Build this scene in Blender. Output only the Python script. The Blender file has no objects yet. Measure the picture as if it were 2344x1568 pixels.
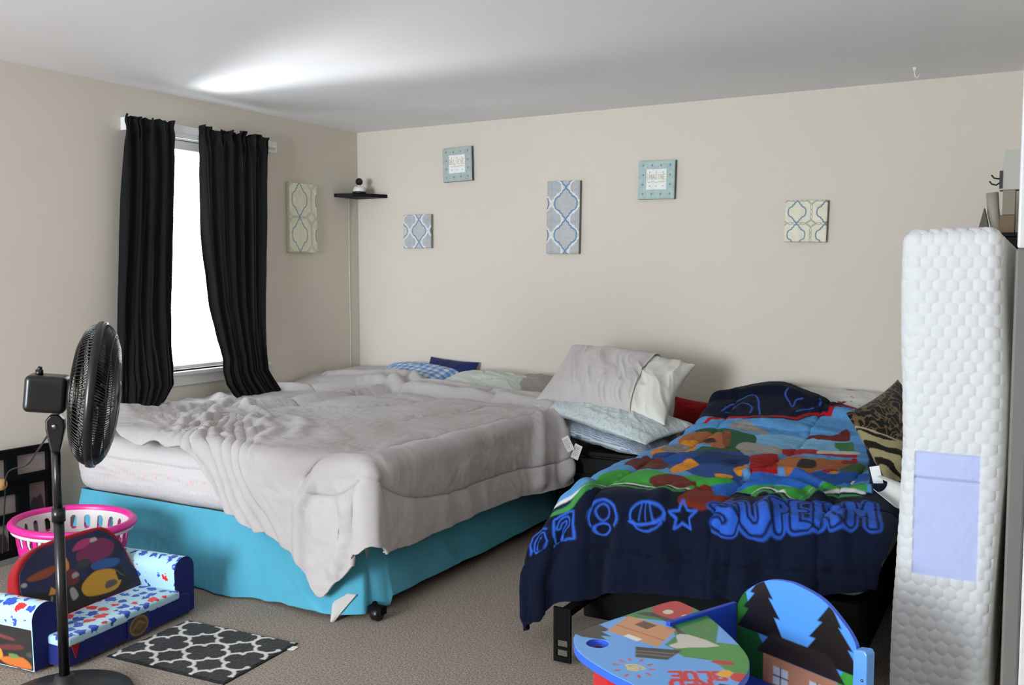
import bpy, bmesh, math
import numpy as np
from mathutils import Matrix, Vector
rng = np.random.default_rng(7)
scene = bpy.context.scene
coll = scene.collection
PI = math.pi

# ------------------------------------------------------------------ camera
CAM = (4.4232, -5.5791, 1.40)
YAW, PITCH, ROLL, FPX = 0.510218, 0.071645, -0.0017, 2161.7
fw = Vector((-math.sin(YAW)*math.cos(PITCH), math.cos(YAW)*math.cos(PITCH), -math.sin(PITCH)))
rt = fw.cross(Vector((0, 0, 1))).normalized(); up = rt.cross(fw)
rr = math.cos(ROLL)*rt + math.sin(ROLL)*up; uu = -math.sin(ROLL)*rt + math.cos(ROLL)*up
cd = bpy.data.cameras.new('camera'); cd.sensor_width = 36; cd.lens = FPX/2344*36; cd.clip_start = .05
cam = bpy.data.objects.new('camera', cd); coll.objects.link(cam)
M = Matrix.Identity(4)
for i in range(3):
    M[i][0], M[i][1], M[i][2], M[i][3] = rr[i], uu[i], -fw[i], CAM[i]
cam.matrix_world = M
scene.camera = cam

# ------------------------------------------------------------------ world, lights, exposure
w = bpy.data.worlds.new('sky'); scene.world = w; w.use_nodes = True
bg = w.node_tree.nodes['Background']; bg.inputs[0].default_value = (.80, .90, 1.0, 1); bg.inputs[1].default_value = 11
scene.view_settings.view_transform = 'Standard'; scene.view_settings.look = 'None'
scene.view_settings.exposure = 0.0; scene.view_settings.gamma = 1.0
scene.view_settings.use_curve_mapping = False
scene.cycles.max_bounces = 10; scene.cycles.diffuse_bounces = 6; scene.cycles.transmission_bounces = 6
scene.cycles.transparent_max_bounces = 12; scene.cycles.caustics_reflective = False; scene.cycles.caustics_refractive = False

def area(name, loc, target, sx, sy, power, color=(1, 1, 1), spread=180):
    l = bpy.data.lights.new(name, 'AREA'); l.shape = 'RECTANGLE'; l.size = sx; l.size_y = sy
    l.energy = power; l.color = color; l.spread = math.radians(spread)
    o = bpy.data.objects.new(name, l); coll.objects.link(o); o.location = loc
    d = Vector(target)-Vector(loc); o.rotation_euler = d.to_track_quat('-Z', 'Z').to_euler()
    return o
# daylight entering through the big window of the front wall, behind the camera
area('window_daylight', (1.55, -8.36, 1.40), (1.7, -3, 1.44), 1.7, 1.7, 280, (.86, .93, 1.0))
# daylight that comes up from the bright ground outside the bedroom window
area('ground_daylight', (-3.0, -1.2, -.35), (0, -1.5, 1.6), 2.6, 1.8, 950, (.93, .97, 1.0))
# low sun glinting off something outside, thrown up at the ceiling through the blind
gl = bpy.data.lights.new('sun_glint', 'SPOT'); gl.energy = 110; gl.spot_size = math.radians(11); gl.spot_blend = .5; gl.shadow_soft_size = .008
glo = bpy.data.objects.new('sun_glint', gl); coll.objects.link(glo); glo.location = (-3.0, -.60, -.60)
glo.rotation_euler = (Vector((.08, -1.60, 1.72))-glo.location).to_track_quat('-Z', 'Y').to_euler(); glo.scale = (.10, 1, 1)
# ceiling fixture of the hall the photo is taken from
area('hall_lamp', (4.6, -5.9, 2.40), (4.6, -5.9, 0), .5, .5, 1.5, (1, .93, .85))

# ------------------------------------------------------------------ colour and material helpers
def lin(h):
    if not isinstance(h, str): return tuple(h)
    h = h.lstrip('#'); c = [int(h[i:i+2], 16)/255 for i in (0, 2, 4)]
    return tuple(x/12.92 if x <= .04045 else ((x+.055)/1.055)**2.4 for x in c)
class NT:
    def __init__(s, name):
        s.m = bpy.data.materials.new(name); s.m.use_nodes = True; s.t = s.m.node_tree; s.n = s.t.nodes; s.l = s.t.links
        s.b = s.n['Principled BSDF']
    def add(s, ty, **kw):
        n = s.n.new(ty)
        for k, v in kw.items():
            if k.startswith('i_'):
                key = k[2:]
                key = int(key) if key.isdigit() else key.replace('_', ' ')
                if hasattr(v, 'is_linked') or isinstance(v, bpy.types.NodeSocket): s.l.new(v, n.inputs[key])
                else: n.inputs[key].default_value = v
            else: setattr(n, k, v)
        return n
    def math(s, op, a, b=0.0, clamp=False):
        n = s.n.new('ShaderNodeMath'); n.operation = op; n.use_clamp = clamp
        for i, v in enumerate((a, b)):
            if isinstance(v, bpy.types.NodeSocket): s.l.new(v, n.inputs[i])
            else: n.inputs[i].default_value = v
        return n.outputs[0]
    def mix(s, f, a, b):
        n = s.n.new('ShaderNodeMix'); n.data_type = 'RGBA'
        for i, v in ((0, f), (6, a), (7, b)):
            if isinstance(v, bpy.types.NodeSocket): s.l.new(v, n.inputs[i])
            else: n.inputs[i].default_value = v if i == 0 else (*lin(v), 1)
        return n.outputs[2]
    def coord(s, which='Object'):
        return s.n.new('ShaderNodeTexCoord').outputs[which]
    def noise(s, scale, detail=3, vec=None, rough=.5):
        n = s.add('ShaderNodeTexNoise'); n.inputs['Scale'].default_value = scale; n.inputs['Detail'].default_value = detail
        n.inputs['Roughness'].default_value = rough
        s.l.new(vec if vec is not None else s.coord(), n.inputs['Vector']); return n
    def bump(s, h, dist=.002, strength=.5, prev=None):
        n = s.n.new('ShaderNodeBump'); n.inputs['Distance'].default_value = dist; n.inputs['Strength'].default_value = strength
        s.l.new(h, n.inputs['Height'])
        if prev is not None: s.l.new(prev, n.inputs['Normal'])
        return n.outputs[0]
    def out(s, color=None, rough=.6, normal=None, metal=0, spec=.5, sheen=0, coat=0):
        b = s.b
        if isinstance(color, bpy.types.NodeSocket): s.l.new(color, b.inputs['Base Color'])
        elif color is not None: b.inputs['Base Color'].default_value = (*lin(color), 1)
        b.inputs['Roughness'].default_value = rough; b.inputs['Metallic'].default_value = metal
        b.inputs['Specular IOR Level'].default_value = spec
        b.inputs['Sheen Weight'].default_value = sheen; b.inputs['Coat Weight'].default_value = coat
        if normal is not None: s.l.new(normal, b.inputs['Normal'])
        return s.m
def plain(name, c, rough=.5, metal=0, var=.06, spec=.5, bumpd=.0004, scale=120, coat=0):
    """solid coloured plastic / metal / paint with a little procedural unevenness"""
    t = NT(name); n = t.noise(scale, 4)
    l = np.array(lin(c)); a = tuple(l*(1-var)); b = tuple(np.clip(l*(1+var), 0, 1))
    return t.out(t.mix(n.outputs[0], a, b), rough, t.bump(n.outputs[0], bumpd, .4), metal, spec, coat=coat)
def fabric(name, c=None, rough=.92, weave=900, var=.05, sheen=.12, attr=False, wr=0, spec=.2, wscale=14):
    """woven cloth: fine weave bump, soft colour variation, optional small creases"""
    t = NT(name); n = t.noise(weave, 2); big = t.noise(9, 3)
    if attr: base = t.add('ShaderNodeAttribute', attribute_name='Col').outputs['Color']
    else: base = None
    if attr:
        k = t.math('MULTIPLY_ADD', n.outputs[0], var*2); k2 = t.n[-1]; k2.inputs[2].default_value = 1-var
        mm = t.add('ShaderNodeVectorMath', operation='SCALE'); t.l.new(base, mm.inputs[0]); t.l.new(k, mm.inputs['Scale']); colr = mm.outputs[0]
    else:
        l = np.array(lin(c)); colr = t.mix(big.outputs[0], tuple(l*(1-var)), tuple(np.clip(l*(1+var), 0, 1)))
    nb = t.bump(n.outputs[0], .0006, .5)
    if wr:
        wn = t.noise(wscale, 4, rough=.55); nb = t.bump(wn.outputs[0], wr, .8, nb)
    return t.out(colr, rough, nb, 0, spec, sheen)

# ------------------------------------------------------------------ numpy: noise, sheets, drapes
_tab = rng.random((256, 256))*2-1
def vnoise(x, y, seed=0):
    x = np.asarray(x, float)+seed*17.37; y = np.asarray(y, float)+seed*5.91
    xi = np.floor(x).astype(int); yi = np.floor(y).astype(int); fx = x-xi; fy = y-yi
    fx = fx*fx*fx*(fx*(fx*6-15)+10); fy = fy*fy*fy*(fy*(fy*6-15)+10)
    g = lambda i, j: _tab[i % 256, j % 256]
    return (g(xi, yi)*(1-fx)+g(xi+1, yi)*fx)*(1-fy)+(g(xi, yi+1)*(1-fx)+g(xi+1, yi+1)*fx)*fy
def fbm(x, y, seed=0, o=4, gain=.5):
    s = 0; a = 1; t = 0
    for k in range(o):
        s = s+a*vnoise(x*2**k, y*2**k, seed+k*3); t += a; a *= gain
    return s/t
def ridged(x, y, seed=0, o=3):
    s = 0; a = 1; t = 0
    for k in range(o):
        s = s+a*(1-np.abs(vnoise(x*2**k, y*2**k, seed+k*3))*2); t += a; a *= .5
    return s/t
def sstep(a, b, x):
    t = np.clip((x-a)/(b-a), 0, 1); return t*t*(3-2*t)
def segdist(X, Y, pts, closed=False):
    d = np.full(X.shape, 1e9); pts = list(pts)
    if closed: pts = pts+[pts[0]]
    for (ax, ay), (bx, by) in zip(pts[:-1], pts[1:]):
        vx, vy = bx-ax, by-ay; L = vx*vx+vy*vy+1e-12
        t = np.clip(((X-ax)*vx+(Y-ay)*vy)/L, 0, 1)
        d = np.minimum(d, np.hypot(X-ax-t*vx, Y-ay-t*vy))
    return d
def inside(X, Y, pts):
    c = np.zeros(X.shape, bool); n = len(pts); j = n-1
    for i in range(n):
        xi, yi = pts[i]; xj, yj = pts[j]
        if yi != yj:
            c ^= ((yi > Y) != (yj > Y)) & (X < (xj-xi)*(Y-yi)/(yj-yi)+xi)
        j = i
    return c
def smooth_pts(pts, n=8, closed=True):
    """Catmull-Rom through the points"""
    p = [np.array(q, float) for q in pts]; N = len(p); out = []
    for i in range(N if closed else N-1):
        p0 = p[(i-1) % N] if closed or i > 0 else p[i]; p1 = p[i]; p2 = p[(i+1) % N]
        p3 = p[(i+2) % N] if closed or i+2 < N else p2
        for k in range(n):
            t = k/n; out.append(tuple(.5*((2*p1)+(-p0+p2)*t+(2*p0-5*p1+4*p2-p3)*t*t+(-p0+3*p1-3*p2+p3)*t**3)))
    if not closed: out.append(tuple(p[-1]))
    return out
class Art:
    """paints flat print colours onto the vertices of a cloth or board, in its own surface coordinates"""
    def __init__(s, X, Y, base, soft=.002):
        s.X = X; s.Y = Y; s.soft = soft; s.C = np.empty(X.shape+(3,)); s.C[...] = lin(base)
    def _bb(s, pts, m):
        a = np.array(pts); return (s.X > a[:, 0].min()-m) & (s.X < a[:, 0].max()+m) & (s.Y > a[:, 1].min()-m) & (s.Y < a[:, 1].max()+m)
    def _mix(s, k, m, c):
        c = np.array(lin(c)); s.C[k] = s.C[k]*(1-m[..., None])+c*m[..., None]
    def fill(s, pts, c, smooth=0, a=1.0):
        if smooth: pts = smooth_pts(pts, smooth)
        k = s._bb(pts, .01)
        if not k.any(): return
        X, Y = s.X[k], s.Y[k]; d = segdist(X, Y, pts, True); d = np.where(inside(X, Y, pts), d, -d)
        s._mix(k, np.clip(d/s.soft*.5+.5, 0, 1)*a, c)
    def line(s, pts, wd, c, closed=False, smooth=0, a=1.0):
        if smooth: pts = smooth_pts(pts, smooth, closed)
        k = s._bb(pts, wd+.01)
        if not k.any(): return
        d = wd/2-segdist(s.X[k], s.Y[k], pts, closed); s._mix(k, np.clip(d/s.soft*.5+.5, 0, 1)*a, c)
    def oval(s, cx, cy, rx, ry, c, rot=0, wd=None, a0=0, a1=360, a=1.0):
        n = 28; q = []
        for i in range(n+(a1-a0 < 360)):
            t = math.radians(a0+(a1-a0)*i/n); x = rx*math.cos(t); y = ry*math.sin(t)
            q.append((cx+x*math.cos(rot)-y*math.sin(rot), cy+x*math.sin(rot)+y*math.cos(rot)))
        if wd: s.line(q, wd, c, closed=(a1-a0 >= 360), a=a)
        else: s.fill(q, c, a=a)
    def text(s, txt, x, y, h, wd, c, dx=(1, 0), dy=(0, 1), gap=1.12, wid=.62):
        for ch in txt:
            for st in GLYPH.get(ch, []):
                s.line([(x+dx[0]*px*h*wid+dy[0]*py*h, y+dx[1]*px*h*wid+dy[1]*py*h) for px, py in st], wd, c)
            x += dx[0]*h*wid*gap*1.12; y += dx[1]*h*wid*gap*1.12
GLYPH = {'A': [[(0, 0), (.5, 1), (1, 0)], [(.2, .4), (.8, .4)]], 'B': [[(0, 0), (0, 1), (.7, 1), (.85, .78), (.7, .55), (0, .55)], [(.7, .55), (.95, .28), (.75, 0), (0, 0)]],
 'D': [[(0, 0), (0, 1), (.6, 1), (.95, .7), (.95, .3), (.6, 0), (0, 0)]], 'E': [[(.9, 1), (0, 1), (0, 0), (.9, 0)], [(0, .52), (.7, .52)]],
 'G': [[(.9, .8), (.6, 1), (.25, .95), (0, .6), (.05, .25), (.35, 0), (.75, .05), (.9, .25), (.9, .45), (.55, .45)]], 'I': [[(.5, 0), (.5, 1)]],
 'L': [[(0, 1), (0, 0), (.85, 0)]], 'M': [[(0, 0), (.05, 1), (.5, .35), (.95, 1), (1, 0)]], 'N': [[(0, 0), (0, 1), (.9, 0), (.9, 1)]],
 'P': [[(0, 0), (0, 1), (.7, 1), (.95, .75), (.7, .48), (0, .48)]], 'R': [[(0, 0), (0, 1), (.7, 1), (.95, .75), (.7, .5), (0, .5)], [(.45, .5), (.95, 0)]],
 'S': [[(.9, .85), (.6, 1), (.2, .95), (.05, .75), (.25, .55), (.75, .45), (.92, .22), (.7, 0), (.3, 0), (.05, .15)]],
 'U': [[(0, 1), (0, .25), (.25, 0), (.7, 0), (.92, .25), (.92, 1)]], 'V': [[(0, 1), (.5, 0), (1, 1)]], 'Y': [[(0, 1), (.5, .5), (1, 1)], [(.5, .5), (.5, 0)]],
 'O': [[(.5, 1), (.1, .8), (0, .5), (.1, .2), (.5, 0), (.9, .2), (1, .5), (.9, .8), (.5, 1)]], 'W': [[(0, 1), (.25, 0), (.5, .7), (.75, 0), (1, 1)]],
 '?': [[(.1, .75), (.2, .95), (.5, 1), (.85, .9), (.9, .65), (.55, .45), (.5, .25)], [(.5, .02), (.5, .08)]]}

def sheet_normals(P):
    du = np.gradient(P, axis=0); dv = np.gradient(P, axis=1); n = np.cross(du, dv)
    return n/(np.linalg.norm(n, axis=2, keepdims=True)+1e-9)
def drape(S, T, x0, x1, y1, ztop, r=.05, flare=.08, corner=.035):
    """cloth laid over a box: S, T are flat sheet coordinates; overhang past x0/x1 (sides) and y1 (foot) falls down"""
    a = np.where(S > x1, S-x1, np.where(S < x0, S-x0, 0.0)); b = np.where(T < y1, T-y1, 0.0)
    d = np.hypot(a, b)+1e-9; ux, uy = a/d, b/d; cf = 2*np.abs(ux*uy)
    q = r*PI/2; out = np.where(d < q, r*np.sin(np.minimum(d, q)/r), r+flare*(d-q))+corner*cf*sstep(.05, .35, d)
    dn = np.where(d < q, r*(1-np.cos(np.minimum(d, q)/r)), r+(d-q)*math.sqrt(1-min(.9, flare)**2 if np.isscalar(flare) else 1))
    X = np.clip(S, x0, x1)+ux*out; Y = np.maximum(T, y1)+uy*out
    return np.stack([X, Y, ztop(np.clip(S, x0, x1), np.maximum(T, y1))-dn], -1), d
def interp(x, xs, ys): return np.interp(x, xs, ys)

def grey_comforter_sheet(nu=420, nv=460):
    u = np.linspace(0, 1, nu)[:, None]*np.ones((1, nv)); v = np.linspace(0, 1, nv)[None, :]*np.ones((nu, 1))
    S = .035+u*(2.475-.035)
    Th = interp(S, [0, .4, .7, 1.0, 1.6, 2.06, 2.5], [-.03, -.06, -.33, -.5, -.62, -.72, -.80])
    Tf = interp(S, [0, .33, .45, .7, .95, 1.05, 1.15, 1.25, 1.5, 1.62, 1.72, 1.82, 1.92, 2.02, 2.12, 2.22, 2.34, 2.5],
                [-2.50, -2.60, -2.66, -2.64, -2.66, -2.74, -2.85, -2.92, -2.96, -3.01, -3.09, -3.20, -3.09, -3.01, -2.965, -2.91, -2.80, -2.60])
    xs_ = np.linspace(-.2, 2.8, 601); ker = np.exp(-(np.linspace(-.12, .12, 49)/.045)**2); tf_ = np.interp(xs_, S[:, 0], Tf[:, 0]); Tf = np.interp(S, xs_[24:-24], np.convolve(tf_, ker/ker.sum(), 'valid'))
    Tf = Tf+.008*np.sin(S*31)
    T = Th+v*(Tf-Th)
    Sm = interp(T, [-2.7, -2.5, -2.3, -2.0, -1.7, -1.0], [.38, .32, .25, .15, .07, .03]); S = Sm+u*(2.475-Sm)
    def zt(x, y):
        z = .655+.02*fbm(x*2.2, y*2.2, 3)
        z = z+.05*np.exp(-((x-.62)/.55)**2)*sstep(-.9, -.1, y)                 # over the pillows by the wall
        z = z+.035*sstep(-.95, -.5, y)*sstep(2.3, 1.6, x)
        z = z+.03*np.exp(-((x-.42)/.15)**2-((y+2.42)/.15)**2)*2.0               # bunched corner by the fan
        z = z-.015*np.exp(-((x-.45)/.35)**2-((y+1.6)/.5)**2)
        return z
    fl = .06+.42*np.exp(-((T+1.08)/.22)**2)
    P, d = drape(S, T, -1, 2.07, -2.58, zt, .06, .05)
    crn = sstep(0, .06, S-2.07)*sstep(0, .06, -2.58-T)
    # the head end of the side flares out over the front of the nightstand
    m = sstep(.05, .3, d)*(S > 2.06)*np.exp(-((T+1.15)/.25)**2); P[..., 0] += .12*m
    h = np.zeros(S.shape)
    # stitched channels
    seam = [[(.25, -.9), (.9, -1.05), (1.5, -1.0), (2.12, -1.05)], [(.5, -1.5), (1.1, -1.45), (1.75, -1.35), (1.95, -1.15)],
            [(2.10, -.95), (2.06, -1.5), (2.02, -2.1), (1.98, -2.45), (1.86, -2.62), (1.80, -2.70)],
            [(2.34, -.9), (2.34, -1.6), (2.32, -2.2), (2.22, -2.55), (2.02, -2.74), (1.84, -2.76)],
            [(1.72, -1.0), (1.66, -1.6), (1.5, -2.0), (1.25, -2.25)], [(1.3, -.9), (1.2, -1.3), (.95, -1.7)], [(.9, -.7), (.75, -1.1), (.55, -1.3)]]
    sd = np.full(S.shape, 9.)
    for s_ in seam:
        sd = np.minimum(sd, segdist(S, T, smooth_pts(s_, 6, False)))
    h -= .014*np.exp(-(sd/.009)**2)+.012*np.exp(-(sd/.05)**2)
    g = np.exp(-(sd/.05)**2); h += .0035*g*vnoise(S*34, T*34, 9)
    # long folds
    folds = [([(.60, -1.75), (.72, -1.3), (.75, -.85), (.85, -.5)], .035, .045), ([(.05, -1.1), (.35, -.9), (.6, -.62), (.9, -.68), (1.4, -.78), (2.0, -.85), (2.25, -1.0)], .038, .045),
             ([(.12, -.5), (.6, -.38), (.95, -.55), (1.5, -.66)], .02, .03),
             ([(.12, -1.5), (.35, -1.75), (.40, -2.1), (.38, -2.45)], .022, .04), ([(.30, -1.6), (.55, -1.95), (.8, -2.2), (.9, -2.5)], .020, .022),
             ([(.5, -1.7), (.85, -1.95), (1.08, -2.3), (1.12, -2.7)], .010, .02), ([(.6, -1.75), (1.0, -2.0), (1.26, -2.4)], .010, .02),
             ([(.7, -1.8), (1.2, -2.0), (1.5, -2.35)], .010, .035), 
             ([(.2, -2.0), (.6, -2.2), (.85, -2.45)], .010, .02), ([(.1, -1.9), (.5, -2.05), (.78, -2.38)], .009, .018),
             
             ([(1.84, -2.72), (1.78, -2.85), (1.80, -3.1)], .016, .022), ([(2.02, -2.74), (2.04, -2.85), (1.98, -3.05)], .016, .03),
             ([(2.16, -2.62), (2.24, -2.68), (2.32, -2.76)], .014, .03), ([(.95, -2.1), (1.3, -2.28), (1.42, -2.5)], .010, .03), ([(.7, -2.2), (.95, -2.36), (1.06, -2.5)], .012, .02), 
             ([(1.7, -.85), (2.0, -.92), (2.22, -1.05), (2.4, -1.15)], .035, .035), ([(1.6, -.72), (2.08, -.82), (2.2, -.9), (2.42, -.95)], .04, .035), ([(2.1, -1.15), (2.25, -1.3), (2.42, -1.35)], .02, .03)]
    for pts, am, wd in folds:
        q = smooth_pts(pts, 6, False); dd = segdist(S, T, q); h += am*np.exp(-(dd/wd)**2)-.3*am*np.exp(-((dd-2*wd)/wd)**2)
    # rumpled quarter by the window and the fan
    cm = np.exp(-((S-.6)/.5)**2-((T+2.0)/.45)**2)
    wx = S+.10*vnoise(S*4, T*4, 5); wy = T+.10*vnoise(S*4, T*4, 6)
    m2 = np.exp(-((S-1.10)/.20)**2)*sstep(-2.25, -2.62, T)
    wv = S-np.interp(T, [-3.0, -2.75, -2.6, -2.4, -2.2, -2.0], [1.36, 1.20, 1.08, .93, .74, .50])+.02*vnoise(S*6, T*6, 71)
    h += .026*(np.abs(np.sin(wv*PI/.062+1.4*vnoise(S*4, T*2.5, 72)))**.8-.5)*np.exp(-((wv-.14)/.17)**2)*sstep(-2.0, -2.35, T)*(.75+.5*vnoise(S*5, T*4, 73))
    h += .35*m2*.019*np.sin((S+(T+2.4)*.30)*62+2.2*vnoise(S*5, T*2.2, 19))*(.6+.4*vnoise(S*7, T*3, 20))
    cm = np.maximum(cm, .75*np.exp(-((S-1.02)/.30)**2-((T+2.42)/.22)**2)); h += cm*(.014*ridged(wx*7+wy*3, wy*9-wx*2, 11)+.010*ridged(wx*13+wy*4, wy*22-wx*4, 12)+.004*ridged(wx*30, wy*34, 13))
    h += .006*sstep(0, .2, d)*(T < -2.5)*ridged(wx*9+wy*2, wy*2.5, 21)
    h += .007*fbm(wx*7, wy*6, 14)+.0022*ridged(wx*16, wy*15, 17)*(1+cm)
    side = sstep(.02, .15, d); h += side*(.007*np.sin(T*26+3*vnoise(T*3, S, 4))*(S > 2.0)*sstep(0, .35, d)+.004*ridged(T*12, S*5, 8))
    h *= 1-.85*crn
    n = sheet_normals(P); n *= np.sign(n[nu//3, nv//2, 2]); P = P+n*(h[..., None]+.010)
    P[..., 0] = np.maximum(P[..., 0], .022); P[..., 1] = np.minimum(P[..., 1], -.02)
    # cloth hangs in front of the mattress side, never inside it
    return S, T, P

def print_comforter_sheet(nu=400, nv=600):
    u = np.linspace(0, 1, nu)[:, None]*np.ones((1, nv)); v = np.linspace(0, 1, nv)[None, :]*np.ones((nu, 1))
    S = 2.56+u*(4.03-2.56)
    Th = interp(S, [2.5, 2.9, 3.15, 3.3, 3.6, 4.1], [-.35, -.16, -.10, -.24, -.38, -.55])
    Tf = interp(S, [2.5, 2.65, 2.84, 2.97, 3.1, 3.4, 3.7, 4.1], [-2.76, -2.84, -2.87, -2.80, -2.74, -2.71, -2.66, -2.54])
    T = Th+v*(Tf-Th)
    def zt(x, y):
        z = .575+.016*fbm(x*2.4, y*2.4, 23)
        z = z+.13*sstep(-1.0, -.30, y)*np.exp(-((x-3.15)/.45)**2)
        z = z+.05*sstep(-1.3, -.5, y)
        z = z+.03*np.exp(-((y+1.9)/.4)**2)*np.exp(-((x-3.2)/.4)**2)
        return z
    x0 = 2.92+.035*sstep(-2.0, -2.45, T)
    P, d = drape(S, T, x0, 3.97, -2.36, zt, .07, .10, .03)
    P[..., 0] -= .10*np.clip(d/.32, 0, 1.15)*sstep(.10, -.08, S-x0)*sstep(-1.9, -2.5, T)
    h = np.zeros(S.shape)
    sd = np.full(S.shape, 9.)
    for s_ in [[(2.56, -2.63), (2.9, -2.58), (3.3, -2.60), (3.7, -2.56), (4.03, -2.52)], [(2.56, -2.2), (3.0, -2.22), (3.5, -2.2), (4.03, -2.16)], [(2.56, -1.75), (4.03, -1.72)],
               [(2.56, -1.3), (4.03, -1.28)], [(2.56, -.85), (4.03, -.84)], [(3.02, -2.9), (3.0, -2.3), (3.02, -1.5), (3.0, -.4)], [(3.45, -2.9), (3.46, -2.0), (3.45, -.3)], [(3.82, -2.9), (3.8, -2.0), (3.8, -.3)]]:
        sd = np.minimum(sd, segdist(S, T, s_))
    h -= .008*np.exp(-(sd/.010)**2)+.010*np.exp(-(sd/.06)**2)
    h += .005*np.exp(-(sd/.05)**2)*vnoise(S*36, T*36, 41)
    for pts, am, wd in [([(3.3, -2.62), (3.25, -2.3), (3.4, -2.1)], .018, .03), ([(2.95, -2.72), (2.98, -2.45), (2.92, -2.3)], .02, .03), ([(3.7, -2.65), (3.62, -2.3), (3.66, -2.15)], .022, .03),
                        ([(3.5, -2.66), (3.52, -2.4)], .015, .02), ([(3.1, -2.7), (3.12, -2.45)], .014, .02), ([(2.7, -2.8), (2.75, -2.5)], .02, .03), ([(3.9, -2.55), (3.86, -2.3)], .02, .025),
                        ([(2.9, -.5), (3.2, -.42), (3.5, -.55), (3.95, -.7)], .035, .04), ([(2.85, -.95), (3.3, -.8), (3.9, -.95)], .02, .05), ([(3.6, -.5), (3.9, -.75), (3.98, -1.2)], .025, .03),
                        ([(3.45, -1.95), (3.6, -1.86), (3.75, -1.98), (3.95, -1.9)], .028, .03), ([(3.5, -2.12), (3.62, -2.02), (3.75, -2.1)], .02, .02), ([(3.05, -1.9), (3.3, -1.82)], .016, .03)]:
        dd = segdist(S, T, smooth_pts(pts, 6, False)); h += am*np.exp(-(dd/wd)**2)
    wx = S+.08*vnoise(S*4, T*4, 25); wy = T+.08*vnoise(S*4, T*4, 26)
    h += .008*fbm(wx*6, wy*6, 27)+.003*ridged(wx*11, wy*9, 28)
    h += sstep(0, .3, d)*(.010*ridged(S*7, T*2, 33)+.020*np.sin(S*30+2.5*vnoise(S*4, T*1.5, 31)))*(T < -2.36)
    n = sheet_normals(P); n *= np.sign(n[nu//2, nv//2, 2]); P = P+n*(h[..., None]+.008)
    P[..., 0] = np.minimum(P[..., 0], 4.045); P[..., 1] = np.minimum(P[..., 1], -.03); P[..., 2] = np.maximum(P[..., 2], .03)
    return S, T, P
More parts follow.
